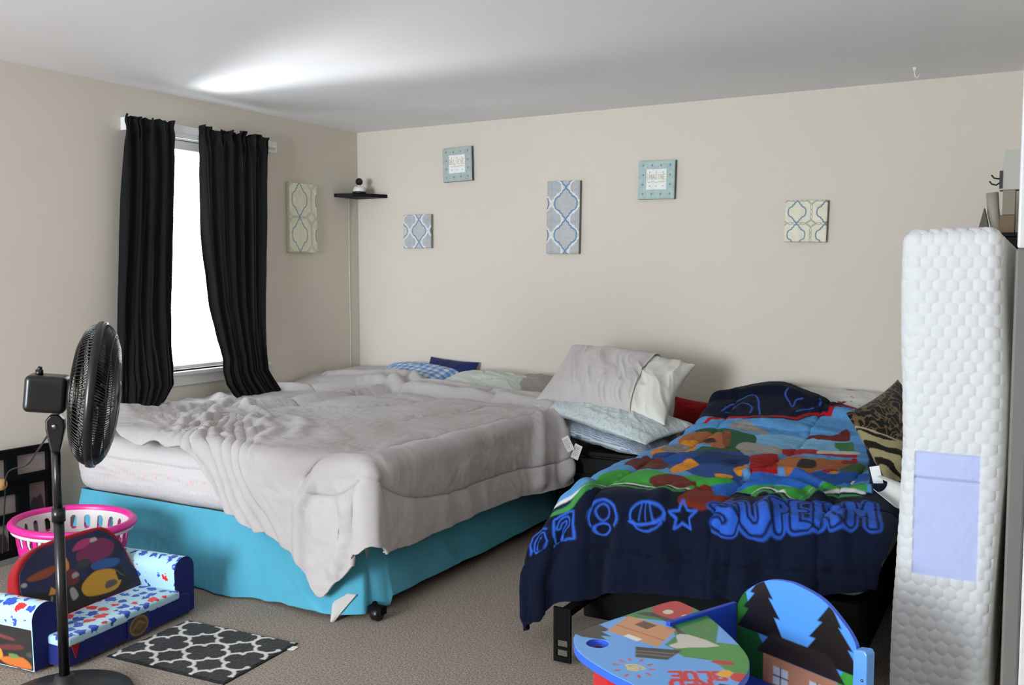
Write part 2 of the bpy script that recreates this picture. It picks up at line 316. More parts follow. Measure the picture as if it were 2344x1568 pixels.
#--END NUMPY
PRINT = [
 ('f', '#5b97cf', 0, 0, [(2.871, -1.209),(2.873, -0.948),(2.863, -0.768),(2.963, -0.772),(3.052, -0.758),(3.144, -0.782),(3.222, -0.792),(3.305, -0.759),(3.367, -0.734),(3.4, -0.673),(3.446, -0.601),(3.507, -0.616),(3.514, -0.577),(3.52, -0.401),(3.567, -0.399),(3.649, -0.654),(3.718, -0.917),(3.781, -1.213),(3.905, -1.964),(3.873, -1.971),(3.812, -1.976),(3.745, -2.008),(3.716, -2.101),(3.71, -2.154),(3.689, -2.211),(3.667, -2.235),(3.63, -2.18),(3.58, -2.089),(3.556, -2.114),(3.533, -2.175),(3.426, -2.184),(3.306, -2.257),(3.294, -2.311),(3.223, -2.342),(3.095, -2.283),(2.974, -2.31),(2.98, -2.392),(2.941, -2.421),(2.857, -2.406)]),
 ('f', '#7db6de', 4, 0, [(3.223, -1.004),(3.408, -0.913),(3.631, -0.931),(3.679, -1.105),(3.528, -1.185),(3.35, -1.203),(3.275, -1.156)]),
 ('f', '#3d9a3d', 0, 0, [(2.949, -2.065),(3.057, -2.049),(3.162, -2.104),(3.221, -2.118),(3.286, -2.07),(3.336, -2.009),(3.446, -2.019),(3.566, -2.077),(3.702, -2.06),(3.841, -1.745),(3.89, -1.964),(3.812, -1.976),(3.745, -2.008),(3.716, -2.101),(3.71, -2.152),(3.689, -2.21),(3.667, -2.233),(3.63, -2.178),(3.58, -2.087),(3.556, -2.112),(3.533, -2.173),(3.445, -2.18),(3.305, -2.256),(3.293, -2.308),(3.222, -2.338),(3.094, -2.279),(2.973, -2.306),(2.98, -2.392),(2.941, -2.42),(2.957, -2.342)]),
 ('f', '#3d9a3d', 0, 0, [(2.908, -2.159),(2.944, -2.067),(3.17, -2.111),(3.243, -2.325),(2.978, -2.318),(2.974, -2.398)]),
 ('f', '#2b5a3a', 4, 0, [(2.918, -1.004),(2.978, -0.932),(3.078, -0.917),(3.223, -1.004),(3.264, -1.159),(3.287, -1.429),(3.25, -1.552),(3.201, -1.508),(3.103, -1.141),(2.996, -1.054)]),
 ('f', '#b06a3c', 4, 0, [(2.916, -1.245),(2.922, -1.059),(2.968, -0.989),(3.049, -0.962),(3.086, -0.949),(3.14, -1.158),(3.153, -1.316),(3.076, -1.265),(2.982, -1.24)]),
 ('f', '#3a2a24', 4, 0, [(3.007, -1.152),(3.038, -1.101),(3.084, -1.169),(3.062, -1.242)]),
 ('f', '#8a4f2c', 4, 0, [(3.053, -0.975),(3.086, -0.949),(3.155, -1.207),(3.142, -1.248)]),
 ('f', '#dc8d22', 4, 0, [(2.926, -1.645),(2.908, -1.42),(2.944, -1.227),(3.009, -1.221),(3.072, -1.53),(2.998, -1.533),(2.968, -1.658)]),
 ('f', '#8f8c88', 4, 0, [(2.92, -1.493),(2.924, -1.267),(2.996, -1.324),(3.035, -1.531),(2.973, -1.568)]),
 ('f', '#2b5a3a', 4, 0, [(3.077, -1.562),(3.074, -1.343),(3.139, -1.325),(3.22, -1.491),(3.202, -1.629),(3.139, -1.656)]),
 ('f', '#234a8c', 4, 0, [(2.948, -1.67),(2.992, -1.551),(3.084, -1.547),(3.153, -1.474),(3.248, -1.466),(3.296, -1.465),(3.44, -1.984),(3.399, -2.095),(3.29, -2.081),(3.221, -2.037),(3.177, -2.084),(3.147, -2.015),(3.065, -1.914)]),
 ('f', '#1c3768', 4, 0, [(3.189, -1.856),(3.141, -1.512),(3.256, -1.528),(3.337, -1.524),(3.383, -1.695),(3.378, -1.876),(3.304, -1.888),(3.233, -1.905)]),
 ('f', '#dc8d22', 4, 0, [(3.162, -2.04),(3.159, -1.941),(3.186, -1.871),(3.241, -1.915),(3.221, -2.037),(3.187, -2.082)]),
 ('f', '#5e2b22', 4, 0, [(2.937, -1.967),(2.923, -1.814),(2.929, -1.685),(3.087, -1.912),(3.134, -1.979),(3.118, -2.059),(3.018, -2.008)]),
 ('f', '#6a2f24', 4, 0, [(3.132, -2.192),(3.168, -2.122),(3.235, -2.11),(3.317, -2.178),(3.296, -2.256),(3.253, -2.341)]),
 ('f', '#dc8d22', 4, 0, [(3.337, -2.028),(3.374, -2.009),(3.407, -2.016),(3.392, -2.11)]),
 ('f', '#dc8d22', 4, 0, [(3.382, -1.909),(3.395, -1.779),(3.434, -1.966),(3.405, -1.973)]),
 ('f', '#8f8c88', 4, 0, [(3.065, -0.884),(3.081, -0.832),(3.119, -0.819),(3.172, -0.836),(3.257, -0.908),(3.267, -0.976),(3.21, -0.954),(3.147, -0.921),(3.088, -0.907)]),
 ('f', '#a19e99', 4, 0, [(3.198, -1.241),(3.201, -1.14),(3.25, -1.13),(3.312, -1.15),(3.4, -1.181),(3.425, -1.315),(3.361, -1.392),(3.311, -1.472),(3.264, -1.413)]),
 ('f', '#a5171b', 0, 0, [(3.337, -1.524),(3.361, -1.392),(3.414, -1.339),(3.476, -1.574),(3.55, -1.91),(3.483, -1.951),(3.449, -1.959),(3.386, -1.695)]),
 ('f', '#a5202a', 0, 0, [(3.395, -1.184),(3.44, -1.113),(3.563, -1.183),(3.631, -1.168),(3.733, -1.19),(3.741, -1.238),(3.599, -1.243),(3.51, -1.243),(3.432, -1.316)]),
 ('f', '#c9c4c0', 4, 0, [(3.56, -1.196),(3.583, -1.165),(3.666, -1.136),(3.73, -1.136),(3.726, -1.185),(3.636, -1.195),(3.573, -1.231)]),
 ('f', '#b06a3c', 4, 0, [(3.473, -1.573),(3.472, -1.41),(3.515, -1.263),(3.618, -1.353),(3.69, -1.343),(3.737, -1.324),(3.732, -1.516),(3.649, -1.644),(3.619, -1.883),(3.567, -1.878)]),
 ('f', '#2b2321', 4, 0, [(3.568, -1.65),(3.548, -1.469),(3.575, -1.414),(3.626, -1.542),(3.62, -1.631)]),
 ('f', '#8f8c88', 4, 0, [(3.539, -1.402),(3.563, -1.269),(3.601, -1.375),(3.581, -1.446)]),
 ('f', '#a5202a', 4, 0, [(3.7, -1.396),(3.73, -1.24),(3.76, -1.357),(3.723, -1.436)]),
 ('f', '#476b45', 4, 0, [(3.719, -1.563),(3.756, -1.363),(3.811, -1.407),(3.818, -1.485),(3.748, -1.608)]),
 ('f', '#b0232a', 4, 0, [(3.619, -1.883),(3.67, -1.614),(3.715, -1.568),(3.717, -1.639),(3.636, -1.704)]),
 ('f', '#2860b4', 4, 0, [(3.358, -2.193),(3.417, -2.119),(3.461, -1.982),(3.459, -1.956),(3.527, -1.922),(3.6, -1.883),(3.652, -1.654),(3.708, -1.67),(3.766, -1.554),(3.829, -1.53),(3.852, -1.677),(3.782, -1.772),(3.702, -2.06),(3.61, -2.051),(3.527, -2.116),(3.479, -2.157),(3.443, -2.257),(3.414, -2.274)]),
 ('f', '#e0aa20', 4, 0, [(3.697, -1.644),(3.71, -1.6),(3.726, -1.631),(3.715, -1.659)]),
 ('f', '#772c20', 4, 0, [(3.317, -2.259),(3.337, -2.19),(3.377, -2.187),(3.414, -2.274),(3.479, -2.245),(3.485, -2.379),(3.416, -2.407),(3.367, -2.403),(3.319, -2.393)]),
 ('f', '#6a2a22', 4, 0, [(3.443, -0.898),(3.501, -0.875),(3.575, -0.875),(3.609, -0.74),(3.655, -0.896),(3.65, -0.938),(3.572, -0.952),(3.507, -0.934)]),
 ('f', '#3a7a44', 0, 0, [(3.595, -0.973),(3.676, -0.951),(3.711, -1.123),(3.65, -1.141),(3.614, -1.074)]),
 ('l', '#d4d4cf', 3, 0.016, [(2.853, -2.416),(2.904, -2.421),(2.943, -2.414),(2.969, -2.378),(2.988, -2.32),(3.029, -2.281),(3.089, -2.274),(3.151, -2.29),(3.221, -2.315),(3.279, -2.304),(3.306, -2.257)]),
 ('l', '#d4d4cf', 3, 0.016, [(3.533, -2.177),(3.557, -2.125),(3.587, -2.118),(3.627, -2.17),(3.663, -2.215),(3.689, -2.202),(3.706, -2.154),(3.722, -2.091),(3.754, -2.023),(3.812, -1.984),(3.879, -1.977)]),
 ('l', '#1a2238', 3, 0.014, [(2.849, -2.433),(2.9, -2.438),(2.939, -2.431),(2.965, -2.395),(2.984, -2.337),(3.025, -2.298),(3.085, -2.291),(3.147, -2.307),(3.217, -2.332),(3.275, -2.321),(3.302, -2.274)]),
 ('l', '#1a2238', 3, 0.014, [(3.529, -2.194),(3.553, -2.142),(3.583, -2.135),(3.623, -2.187),(3.659, -2.232),(3.685, -2.219),(3.702, -2.171),(3.718, -2.107),(3.75, -2.04),(3.808, -2.001),(3.875, -1.994)]),
 ('l', '#3f8a48', 3, 0.02, [(2.845, -2.45),(2.896, -2.455),(2.935, -2.448),(2.961, -2.412),(2.98, -2.354),(3.021, -2.315),(3.081, -2.308),(3.143, -2.324),(3.213, -2.349),(3.271, -2.338),(3.298, -2.291)]),
 ('l', '#3f8a48', 3, 0.02, [(3.525, -2.211),(3.549, -2.159),(3.579, -2.152),(3.619, -2.204),(3.655, -2.249),(3.681, -2.236),(3.698, -2.188),(3.714, -2.124),(3.746, -2.057),(3.804, -2.018),(3.871, -2.011)]),
 ('f', '#772c20', 4, 0, [(3.323, -2.274),(3.338, -2.194),(3.379, -2.193),(3.416, -2.28),(3.463, -2.239),(3.485, -2.379),(3.416, -2.407),(3.367, -2.403),(3.319, -2.393)]),
 ('l', '#b3161c', 0, 0.022, [(2.883, -0.947),(2.933, -0.788),(3.029, -0.754),(3.104, -0.768),(3.208, -0.742),(3.298, -0.728),(3.362, -0.71),(3.408, -0.62),(3.468, -0.587),(3.504, -0.607),(3.499, -0.567),(3.497, -0.38),(3.561, -0.367),(3.621, -0.515)]),
 ('l', '#1a2238', 0, 0.012, [(3.109, -0.785),(3.22, -0.785),(3.303, -0.753),(3.366, -0.729),(3.414, -0.643),(3.472, -0.6)]),
 ('l', '#3a63c4', 4, 0.008, [(2.96, -0.686),(3.011, -0.568),(3.095, -0.503),(3.173, -0.714)]),
 ('l', '#3a63c4', 4, 0.008, [(2.992, -0.699),(3.044, -0.605),(3.11, -0.638),(3.124, -0.712)]),
 ('l', '#3a63c4', 4, 0.008, [(3.25, -0.44),(3.247, -0.476),(3.306, -0.589),(3.31, -0.518),(3.339, -0.505)]),
 ('l', '#3a63c4', 4, 0.008, [(3.341, -0.649),(3.368, -0.597),(3.408, -0.559)]),
 ('l', '#3a63c4', 4, 0.008, [(3.398, -0.361),(3.43, -0.537)]),
 ('l', '#3566d6', 3, 0.007, [(2.759, -2.579),(2.752, -2.535),(2.764, -2.498),(2.799, -2.491),(2.832, -2.508)]),
 ('l', '#3566d6', 3, 0.006, [(2.768, -2.568),(2.771, -2.531),(2.79, -2.51),(2.825, -2.522),(2.843, -2.559),(2.826, -2.584),(2.787, -2.583),(2.768, -2.568)]),
 ('l', '#3566d6', 0, 0.007, [(2.801, -2.575),(2.818, -2.541)]),
 ('l', '#3566d6', 0, 0.007, [(2.86, -2.482),(2.954, -2.46),(2.978, -2.557),(2.883, -2.594),(2.86, -2.482)]),
 ('l', '#3566d6', 3, 0.024, [(2.886, -2.517),(2.898, -2.496),(2.928, -2.489),(2.94, -2.511),(2.917, -2.531),(2.915, -2.548)]),
 ('l', '#10172a', 3, 0.011, [(2.886, -2.517),(2.898, -2.496),(2.928, -2.489),(2.94, -2.511),(2.917, -2.531),(2.915, -2.548)]),
 ('l', '#3566d6', 0, 0.02, [(2.914, -2.567),(2.918, -2.564)]),
 ('l', '#3566d6', 0, 0.007, [(3.106, -2.498),(3.112, -2.485),(3.115, -2.472),(3.115, -2.461),(3.111, -2.453),(3.102, -2.443),(3.091, -2.435),(3.079, -2.427),(3.066, -2.421),(3.052, -2.418),(3.039, -2.417),(3.03, -2.421),(3.019, -2.426),(3.011, -2.432),(3.005, -2.441),(3.001, -2.451),(2.999, -2.461),(2.999, -2.473),(3.001, -2.485),(3.004, -2.497),(3.009, -2.508)]),
 ('l', '#3566d6', 0, 0.005, [(3.076, -2.454),(3.074, -2.446),(3.069, -2.44),(3.061, -2.434),(3.052, -2.431),(3.044, -2.43),(3.036, -2.433),(3.029, -2.437),(3.024, -2.443),(3.021, -2.45),(3.021, -2.459),(3.024, -2.466),(3.028, -2.473),(3.034, -2.479),(3.04, -2.482),(3.048, -2.484),(3.056, -2.482),(3.064, -2.477),(3.071, -2.471),(3.075, -2.463),(3.076, -2.454)]),
 ('l', '#3566d6', 0, 0.007, [(3.086, -2.512),(3.083, -2.506),(3.077, -2.5),(3.068, -2.496),(3.058, -2.494),(3.048, -2.493),(3.039, -2.495),(3.031, -2.499),(3.024, -2.504),(3.021, -2.51),(3.02, -2.517),(3.022, -2.524),(3.026, -2.53),(3.032, -2.535),(3.039, -2.538),(3.048, -2.539),(3.057, -2.537),(3.068, -2.533),(3.076, -2.527),(3.083, -2.519),(3.086, -2.512)]),
 ('l', '#3566d6', 0, 0.007, [(3.284, -2.455),(3.284, -2.449),(3.282, -2.443),(3.279, -2.438),(3.275, -2.433),(3.268, -2.429),(3.261, -2.426),(3.251, -2.423),(3.238, -2.42),(3.225, -2.417),(3.213, -2.416),(3.202, -2.417),(3.192, -2.42),(3.183, -2.424),(3.175, -2.43),(3.17, -2.436),(3.164, -2.442),(3.162, -2.449),(3.161, -2.456),(3.161, -2.462),(3.164, -2.47)]),
 ('l', '#3566d6', 3, 0.008, [(3.159, -2.477),(3.192, -2.485),(3.24, -2.473),(3.275, -2.455),(3.282, -2.44)]),
 ('l', '#3566d6', 0, 0.006, [(3.174, -2.475),(3.176, -2.48),(3.179, -2.484),(3.182, -2.489),(3.186, -2.493),(3.191, -2.497),(3.197, -2.499),(3.202, -2.501),(3.209, -2.502),(3.215, -2.503),(3.224, -2.502),(3.231, -2.501),(3.239, -2.499),(3.246, -2.495),(3.253, -2.491),(3.26, -2.487),(3.265, -2.482),(3.269, -2.477),(3.272, -2.471),(3.275, -2.467),(3.276, -2.463)]),
 ('l', '#3566d6', 0, 0.004, [(3.199, -2.423),(3.196, -2.469)]),
 ('l', '#3566d6', 0, 0.004, [(3.215, -2.421),(3.225, -2.465)]),
 ('l', '#3566d6', 0, 0.004, [(3.233, -2.422),(3.256, -2.46)]),
 ('l', '#3566d6', 0, 0.007, [(3.334, -2.384),(3.359, -2.416),(3.395, -2.413),(3.372, -2.439),(3.383, -2.47),(3.352, -2.457),(3.322, -2.48),(3.329, -2.447),(3.298, -2.433),(3.333, -2.424),(3.334, -2.384)]),
]
# ------------------------------------------------------------------ mesh builders
class MB:
    """collects shapes into one mesh"""
    def __init__(s): s.v = []; s.f = []; s.mi = []; s.sm = []
    def add(s, vs, fs, mi=0, smooth=False):
        o = len(s.v); s.v += [tuple(map(float, p)) for p in vs]; s.f += [tuple(i+o for i in f) for f in fs]
        s.mi += [mi]*len(fs); s.sm += [smooth]*len(fs); return s
    def box(s, a, b, mi=0, R=None, c=None):
        (x0, y0, z0), (x1, y1, z1) = a, b
        vs = [(x, y, z) for z in (z0, z1) for x, y in ((x0, y0), (x1, y0), (x1, y1), (x0, y1))]
        if R is not None: vs = [tuple(R @ Vector(p)+(Vector(c) if c is not None else Vector())) for p in vs]
        return s.add(vs, [(0, 3, 2, 1), (4, 5, 6, 7), (0, 1, 5, 4), (1, 2, 6, 5), (2, 3, 7, 6), (3, 0, 4, 7)], mi)
    def tube(s, pts, r, n=8, mi=0, closed=False, cap=True):
        pts = [Vector(p) for p in pts]; N = len(pts); rs = r if hasattr(r, '__len__') else [r]*N
        vs = []; fs = []; prev = None
        for i, p in enumerate(pts):
            if closed: t = pts[(i+1) % N]-pts[i-1]
            else: t = pts[min(i+1, N-1)]-pts[max(i-1, 0)]
            t = t.normalized() if t.length > 1e-9 else Vector((0, 0, 1))
            if prev is None:
                a = Vector((0, 0, 1)) if abs(t.z) < .9 else Vector((1, 0, 0)); u = t.cross(a).normalized()
            else: u = (prev-t*prev.dot(t)).normalized()
            prev = u; w_ = t.cross(u)
            for k in range(n):
                an = 2*PI*k/n; vs.append(p+(u*math.cos(an)+w_*math.sin(an))*rs[i])
        for i in range(N if closed else N-1):
            j = (i+1) % N
            for k in range(n): fs.append((i*n+k, i*n+(k+1) % n, j*n+(k+1) % n, j*n+k))
        if cap and not closed: fs.append(tuple(range(n-1, -1, -1))); fs.append(tuple((N-1)*n+k for k in range(n)))
        return s.add(vs, fs, mi, True)
    def lathe(s, prof, n=32, mi=0, M=None, smooth=True):
        vs = []; fs = []; N = len(prof)
        for r, z in prof:
            for k in range(n):
                a = 2*PI*k/n; p = Vector((r*math.cos(a), r*math.sin(a), z)); vs.append(M @ p if M is not None else p)
        for i in range(N-1):
            for k in range(n): fs.append((i*n+k, i*n+(k+1) % n, (i+1)*n+(k+1) % n, (i+1)*n+k))
        ring = tuple(prof[0]) == tuple(prof[-1])
        if prof[0][0] > 1e-6 and not ring: fs.append(tuple(range(n-1, -1, -1)))
        if prof[-1][0] > 1e-6 and not ring: fs.append(tuple((N-1)*n+k for k in range(n)))
        return s.add(vs, fs, mi, smooth)
    def prism(s, poly, h0, h1, mi=0, M=None):
        """poly in local XY extruded h0..h1 along Z, placed by matrix M"""
        n = len(poly); vs = [Vector((x, y, h)) for h in (h0, h1) for x, y in poly]
        if M is not None: vs = [M @ p for p in vs]
        fs = [tuple(range(n-1, -1, -1)), tuple(range(n, 2*n))]+[(i, (i+1) % n, n+(i+1) % n, n+i) for i in range(n)]
        return s.add(vs, fs, mi)
    def build(s, name, mats, parent=None, bevel=0, seg=2, smooth=False):
        me = bpy.data.meshes.new(name); me.from_pydata(s.v, [], s.f)
        for m in (mats if isinstance(mats, (list, tuple)) else [mats]): me.materials.append(m)
        me.polygons.foreach_set('material_index', s.mi)
        me.polygons.foreach_set('use_smooth', [x or smooth for x in s.sm]); me.update()
        o = bpy.data.objects.new(name, me); coll.objects.link(o)
        if parent is not None: o.parent = parent
        if bevel:
            b = o.modifiers.new('bevel', 'BEVEL'); b.width = bevel; b.segments = seg; b.limit_method = 'ANGLE'; b.angle_limit = math.radians(40)
        return o
def grid_obj(name, P, mat, parent=None, col=None, solid=0, closed_u=False, flip=False):
    nu, nv = P.shape[:2]; me = bpy.data.meshes.new(name)
    idx = np.arange(nu*nv).reshape(nu, nv)
    if closed_u: idx = np.vstack([idx, idx[:1]])
    a = idx[:-1, :-1]; b = idx[1:, :-1]; c = idx[1:, 1:]; d = idx[:-1, 1:]
    f = np.stack([a, d, c, b] if flip else [a, b, c, d], -1).reshape(-1, 4)
    me.vertices.add(nu*nv); me.vertices.foreach_set('co', P.reshape(-1).astype(np.float32))
    me.loops.add(f.size); me.loops.foreach_set('vertex_index', f.reshape(-1).astype(np.int32))
    me.polygons.add(len(f)); me.polygons.foreach_set('loop_start', np.arange(0, f.size, 4, dtype=np.int32))
    me.polygons.foreach_set('loop_total', np.full(len(f), 4, np.int32)); me.polygons.foreach_set('use_smooth', np.ones(len(f), bool))
    me.update(calc_edges=True); me.validate(); me.materials.append(mat)
    if col is not None: paint(me, col)
    o = bpy.data.objects.new(name, me); coll.objects.link(o)
    if parent is not None: o.parent = parent
    if solid:
        m = o.modifiers.new('thick', 'SOLIDIFY'); m.thickness = abs(solid); m.offset = -1 if solid > 0 else 1
    return o
def paint(me, C):
    at = me.color_attributes.new('Col', 'FLOAT_COLOR', 'POINT')
    A = np.ones((len(me.vertices), 4), np.float32); A[:, :3] = C.reshape(-1, 3); at.data.foreach_set('color', A.reshape(-1))
def rbox(sx, sy, sz, r, n=(24, 24, 24), disp=None, kr=6):
    """rounded box centred at the origin: returns verts, faces, (disp(P, N) -> offset along normal)"""
    V = []; F = []; o = 0; h = np.array([sx, sy, sz])/2
    for ax in range(3):
        for sg in (-1, 1):
            i, j = [(1, 2), (2, 0), (0, 1)][ax]
            def lin_(m, half):
                k = kr; e = np.linspace(0, 1, k, endpoint=False); e = -half+r*(1-np.cos(e*PI/2))*1.0
                mid = np.linspace(-half+r, half-r, m); return np.concatenate([e, mid, -e[::-1]])
            A, B = np.meshgrid(lin_(n[i], h[i]), lin_(n[j], h[j]), indexing='ij')
            P = np.zeros(A.shape+(3,)); P[..., ax] = sg*h[ax]; P[..., i] = A; P[..., j] = B
            inner = np.clip(P, -h+r, h-r); D = P-inner; N = D/(np.linalg.norm(D, axis=-1, keepdims=True)+1e-12)
            Q = inner+N*r
            if disp is not None: Q = Q+N*disp(Q, N)[..., None]
            na, nb = A.shape; idx = np.arange(na*nb).reshape(na, nb)+o
            f = np.stack([idx[:-1, :-1], idx[1:, :-1], idx[1:, 1:], idx[:-1, 1:]], -1).reshape(-1, 4)
            if sg < 0: f = f[:, ::-1]
            V.append(Q.reshape(-1, 3)); F.append(f); o += na*nb
    return np.concatenate(V), np.concatenate(F)
def raw_obj(name, V, F, mat, parent=None, col=None, weld=True):
    me = bpy.data.meshes.new(name); me.vertices.add(len(V)); me.vertices.foreach_set('co', V.reshape(-1).astype(np.float32))
    me.loops.add(F.size); me.loops.foreach_set('vertex_index', F.reshape(-1).astype(np.int32))
    me.polygons.add(len(F)); me.polygons.foreach_set('loop_start', np.arange(0, F.size, 4, dtype=np.int32))
    me.polygons.foreach_set('loop_total', np.full(len(F), 4, np.int32)); me.polygons.foreach_set('use_smooth', np.ones(len(F), bool))
    me.update(calc_edges=True); me.validate(); me.materials.append(mat)
    if col is not None: paint(me, col)
    if weld:
        bm = bmesh.new(); bm.from_mesh(me); bmesh.ops.remove_doubles(bm, verts=bm.verts, dist=.0003); bm.to_mesh(me); bm.free()
    o = bpy.data.objects.new(name, me); coll.objects.link(o)
    if parent is not None: o.parent = parent
    return o
def empty(name, loc, rz=0):
    o = bpy.data.objects.new(name, None); coll.objects.link(o); o.location = loc; o.rotation_euler = (0, 0, rz); o.empty_display_size = .1
    return o
def tag(o, label, cat, group=None):
    o['label'] = label; o['category'] = cat
    if group: o['group'] = group
    return o
def struct(o): o['kind'] = 'structure'; return o
def frame(origin, xa, ya):
    """matrix with local x along xa, local y along ya"""
    x = Vector(xa).normalized(); y = Vector(ya); y = (y-x*y.dot(x)).normalized(); z = x.cross(y)
    m = Matrix.Identity(4)
    for i in range(3): m[i][0], m[i][1], m[i][2], m[i][3] = x[i], y[i], z[i], origin[i]
    return m

# ------------------------------------------------------------------ materials
def wall_mat(name, c):
    t = NT(name); a = t.noise(260, 3); b = t.noise(1.3, 3); l = np.array(lin(c))
    colr = t.mix(b.outputs[0], tuple(l*.97), tuple(l*1.03)); return t.out(colr, .75, t.bump(a.outputs[0], .0006, .5), spec=.25)
M_WALL = wall_mat('beige_paint', '#d3cbbf'); M_CEIL = wall_mat('ceiling_paint', '#ebebec')
M_TRIM = plain('white_gloss_paint', '#dcdcdb', .35); M_CASING = plain('casing_paint', '#b2b2b3', .45); M_CASING_SHADE = plain('casing_shade_paint', '#595754', .6)
def carpet_mat():
    t = NT('speckled_carpet'); a = t.noise(140, 5, rough=.9); b = t.noise(60, 3, rough=.7); cr = t.n.new('ShaderNodeValToRGB'); t.l.new(a.outputs[0], cr.inputs[0])
    e = cr.color_ramp.elements; e[0].position = .40; e[0].color = (*lin('#665c54'), 1); e[1].position = .60; e[1].color = (*lin('#d6ccc0'), 1)
    k = cr.color_ramp.elements.new(.5); k.color = (*lin('#aca094'), 1)
    c2 = t.mix(t.math('MULTIPLY', b.outputs[0], .3), cr.outputs[0], '#8a7663')
    return t.out(c2, .97, t.bump(a.outputs[0], .006, .9), spec=.1)
M_CARPET = carpet_mat()
M_BLACK = plain('black_plastic', '#0c0c0d', .28, bumpd=.0002); M_BLACKM = plain('matte_black', '#070707', .75, spec=.12); M_WIRE = plain('black_wire', '#0a0a0b', .22, spec=.6)
M_DKWOOD = plain('black_painted_wood', '#080808', .6, scale=30, spec=.2)
M_GREYCLOTH = fabric('grey_comforter_cloth', '#b1acab', wr=.0014, sheen=.15, wscale=26)
M_GREYCLOTH2 = fabric('grey_pillow_cloth', '#b8b3b1', wr=.0004, sheen=.25, wscale=9)
M_PALE = fabric('pale_ivory_cloth', '#cfcfc6', wr=.0008, wscale=12)
M_PRINT = fabric('printed_comforter_cloth', attr=True, wr=.0012, wscale=22, sheen=.03, spec=.08)
M_TEAL = fabric('teal_skirt_cloth', '#4f9fb8', wr=.0015, wscale=9, sheen=.1)
M_NAVY = fabric('navy_cloth', '#1b2656'); M_REDC = fabric('red_cloth', '#8e1216')
M_ATTR = fabric('printed_cloth', attr=True, wr=.0006); 
def attr_board(name, rough=.35, coat=.0):
    t = NT(name); return t.out(t.add('ShaderNodeAttribute', attribute_name='Col').outputs['Color'], rough, coat=coat)
M_BOARD = attr_board('printed_laminate', .3, .2); M_CANVAS = attr_board('printed_canvas', .75)
M_WHITEP = plain('white_plastic', '#dfe0df', .35)

# ------------------------------------------------------------------ room shell
H = 2.44
WY0, WY1, WZ0, WZ1 = -1.92, -1.02, .835, 2.19          # window opening in the left wall
def simple(name, a, b, m, bevel=0): return struct(MB().box(a, b).build(name, m, bevel=bevel))
simple('floor', (-.12, -8.52, -.10), (5.8, .12, 0), M_CARPET)
simple('ceiling', (-.12, -8.52, H), (5.8, .12, H+.1), M_CEIL)
simple('wall_back', (-.12, 0, 0), (5.8, .12, H), M_WALL)
m = MB(); m.box((-.12, -8.5, 0), (0, WY0, H)); m.box((-.12, WY1, 0), (0, 0, H)); m.box((-.12, WY0, 0), (0, WY1, WZ0)); m.box((-.12, WY0, WZ1), (0, WY1, H))
struct(m.build('wall_left', M_WALL))
m = MB(); m.box((4.45, -3.86, 0), (4.60, 0, H)); struct(m.build('wall_right', M_WALL))
m = MB(); m.box((4.60, -3.86, 0), (5.8, -3.74, H)); struct(m.build('wall_hall', M_WALL))
simple('wall_hall_side', (5.68, -8.5, 0), (5.8, -3.86, H), M_WALL)
FX0, FX1, FZ0, FZ1 = .65, 2.45, .50, 2.3
m = MB(); m.box((0, -8.52, 0), (FX0, -8.4, H)); m.box((FX1, -8.52, 0), (5.8, -8.4, H)); m.box((FX0, -8.52, 0), (FX1, -8.4, FZ0)); m.box((FX0, -8.52, FZ1), (FX1, -8.4, H))
struct(m.build('wall_front', M_WALL))
# end of the right wall: casing of the opening the photo is taken through
m = MB(); m.box((4.412, -3.905, 0), (4.64, -3.86, H)); m.box((4.412, -3.86, 0), (4.45, -3.79, H)); struct(m.build('trim_1', M_CASING, bevel=.003))
m = MB(); m.box((4.388, -3.885, 1.44), (4.412, -3.80, H)); struct(m.build('trim_2', M_CASING, bevel=.004))
m = MB(); m.box((4.386, -3.885, 0), (4.412, -3.80, 1.44)); struct(m.build('trim_3', M_CASING_SHADE, bevel=.004))  # lower casing: darker grey stands in for the shade on it
m = MB(); m.box((.0, -.014, 0), (4.45, 0, .08)); struct(m.build('baseboard_back', M_TRIM, bevel=.003))
m = MB(); m.box((0, -8.4, 0), (.014, -.014, .08)); struct(m.build('baseboard_left', M_TRIM, bevel=.003))
# window of the left wall
wn = empty('window_1', (0, -1.5, WZ0)); struct(wn)
def rel(o, par): o.parent = par; o.matrix_parent_inverse = Matrix.Translation(-Vector(par.location)) if par.rotation_euler.z == 0 else par.matrix_basis.inverted(); return o
m = MB()
for y0, y1, z0, z1 in [(WY0, WY0+.05, WZ0, WZ1), (WY1-.05, WY1, WZ0, WZ1), (WY0, WY1, WZ0, WZ0+.05), (WY0, WY1, WZ1-.05, WZ1), (WY0, WY1, 1.49, 1.53)]: m.box((-.105, y0, z0), (-.07, y1, z1))
rel(m.build('window_frame', M_TRIM, bevel=.003), wn)
tg = NT('window_glass'); _tr = tg.n.new('ShaderNodeBsdfTransparent'); _gs = tg.n.new('ShaderNodeBsdfGlossy'); _gs.inputs['Roughness'].default_value = .02
_mx = tg.n.new('ShaderNodeMixShader'); _mx.inputs[0].default_value = .06; tg.l.new(_tr.outputs[0], _mx.inputs[1]); tg.l.new(_gs.outputs[0], _mx.inputs[2]); tg.l.new(_mx.outputs[0], tg.n['Material Output'].inputs['Surface'])
rel(MB().box((-.092, WY0+.04, WZ0+.04), (-.088, WY1-.04, WZ1-.04)).build('glass_pane', tg.m), wn)
m = MB(); m.box((-.07, WY0-.02, WZ0-.022), (.045, WY1+.04, WZ0)); rel(m.build('window_sill', M_TRIM, bevel=.004), wn)
m = MB(); m.box((0, WY0-.03, WZ0-.085), (.016, WY1+.03, WZ0-.022)); rel(m.build('window_apron', M_TRIM, bevel=.003), wn)
m = MB()
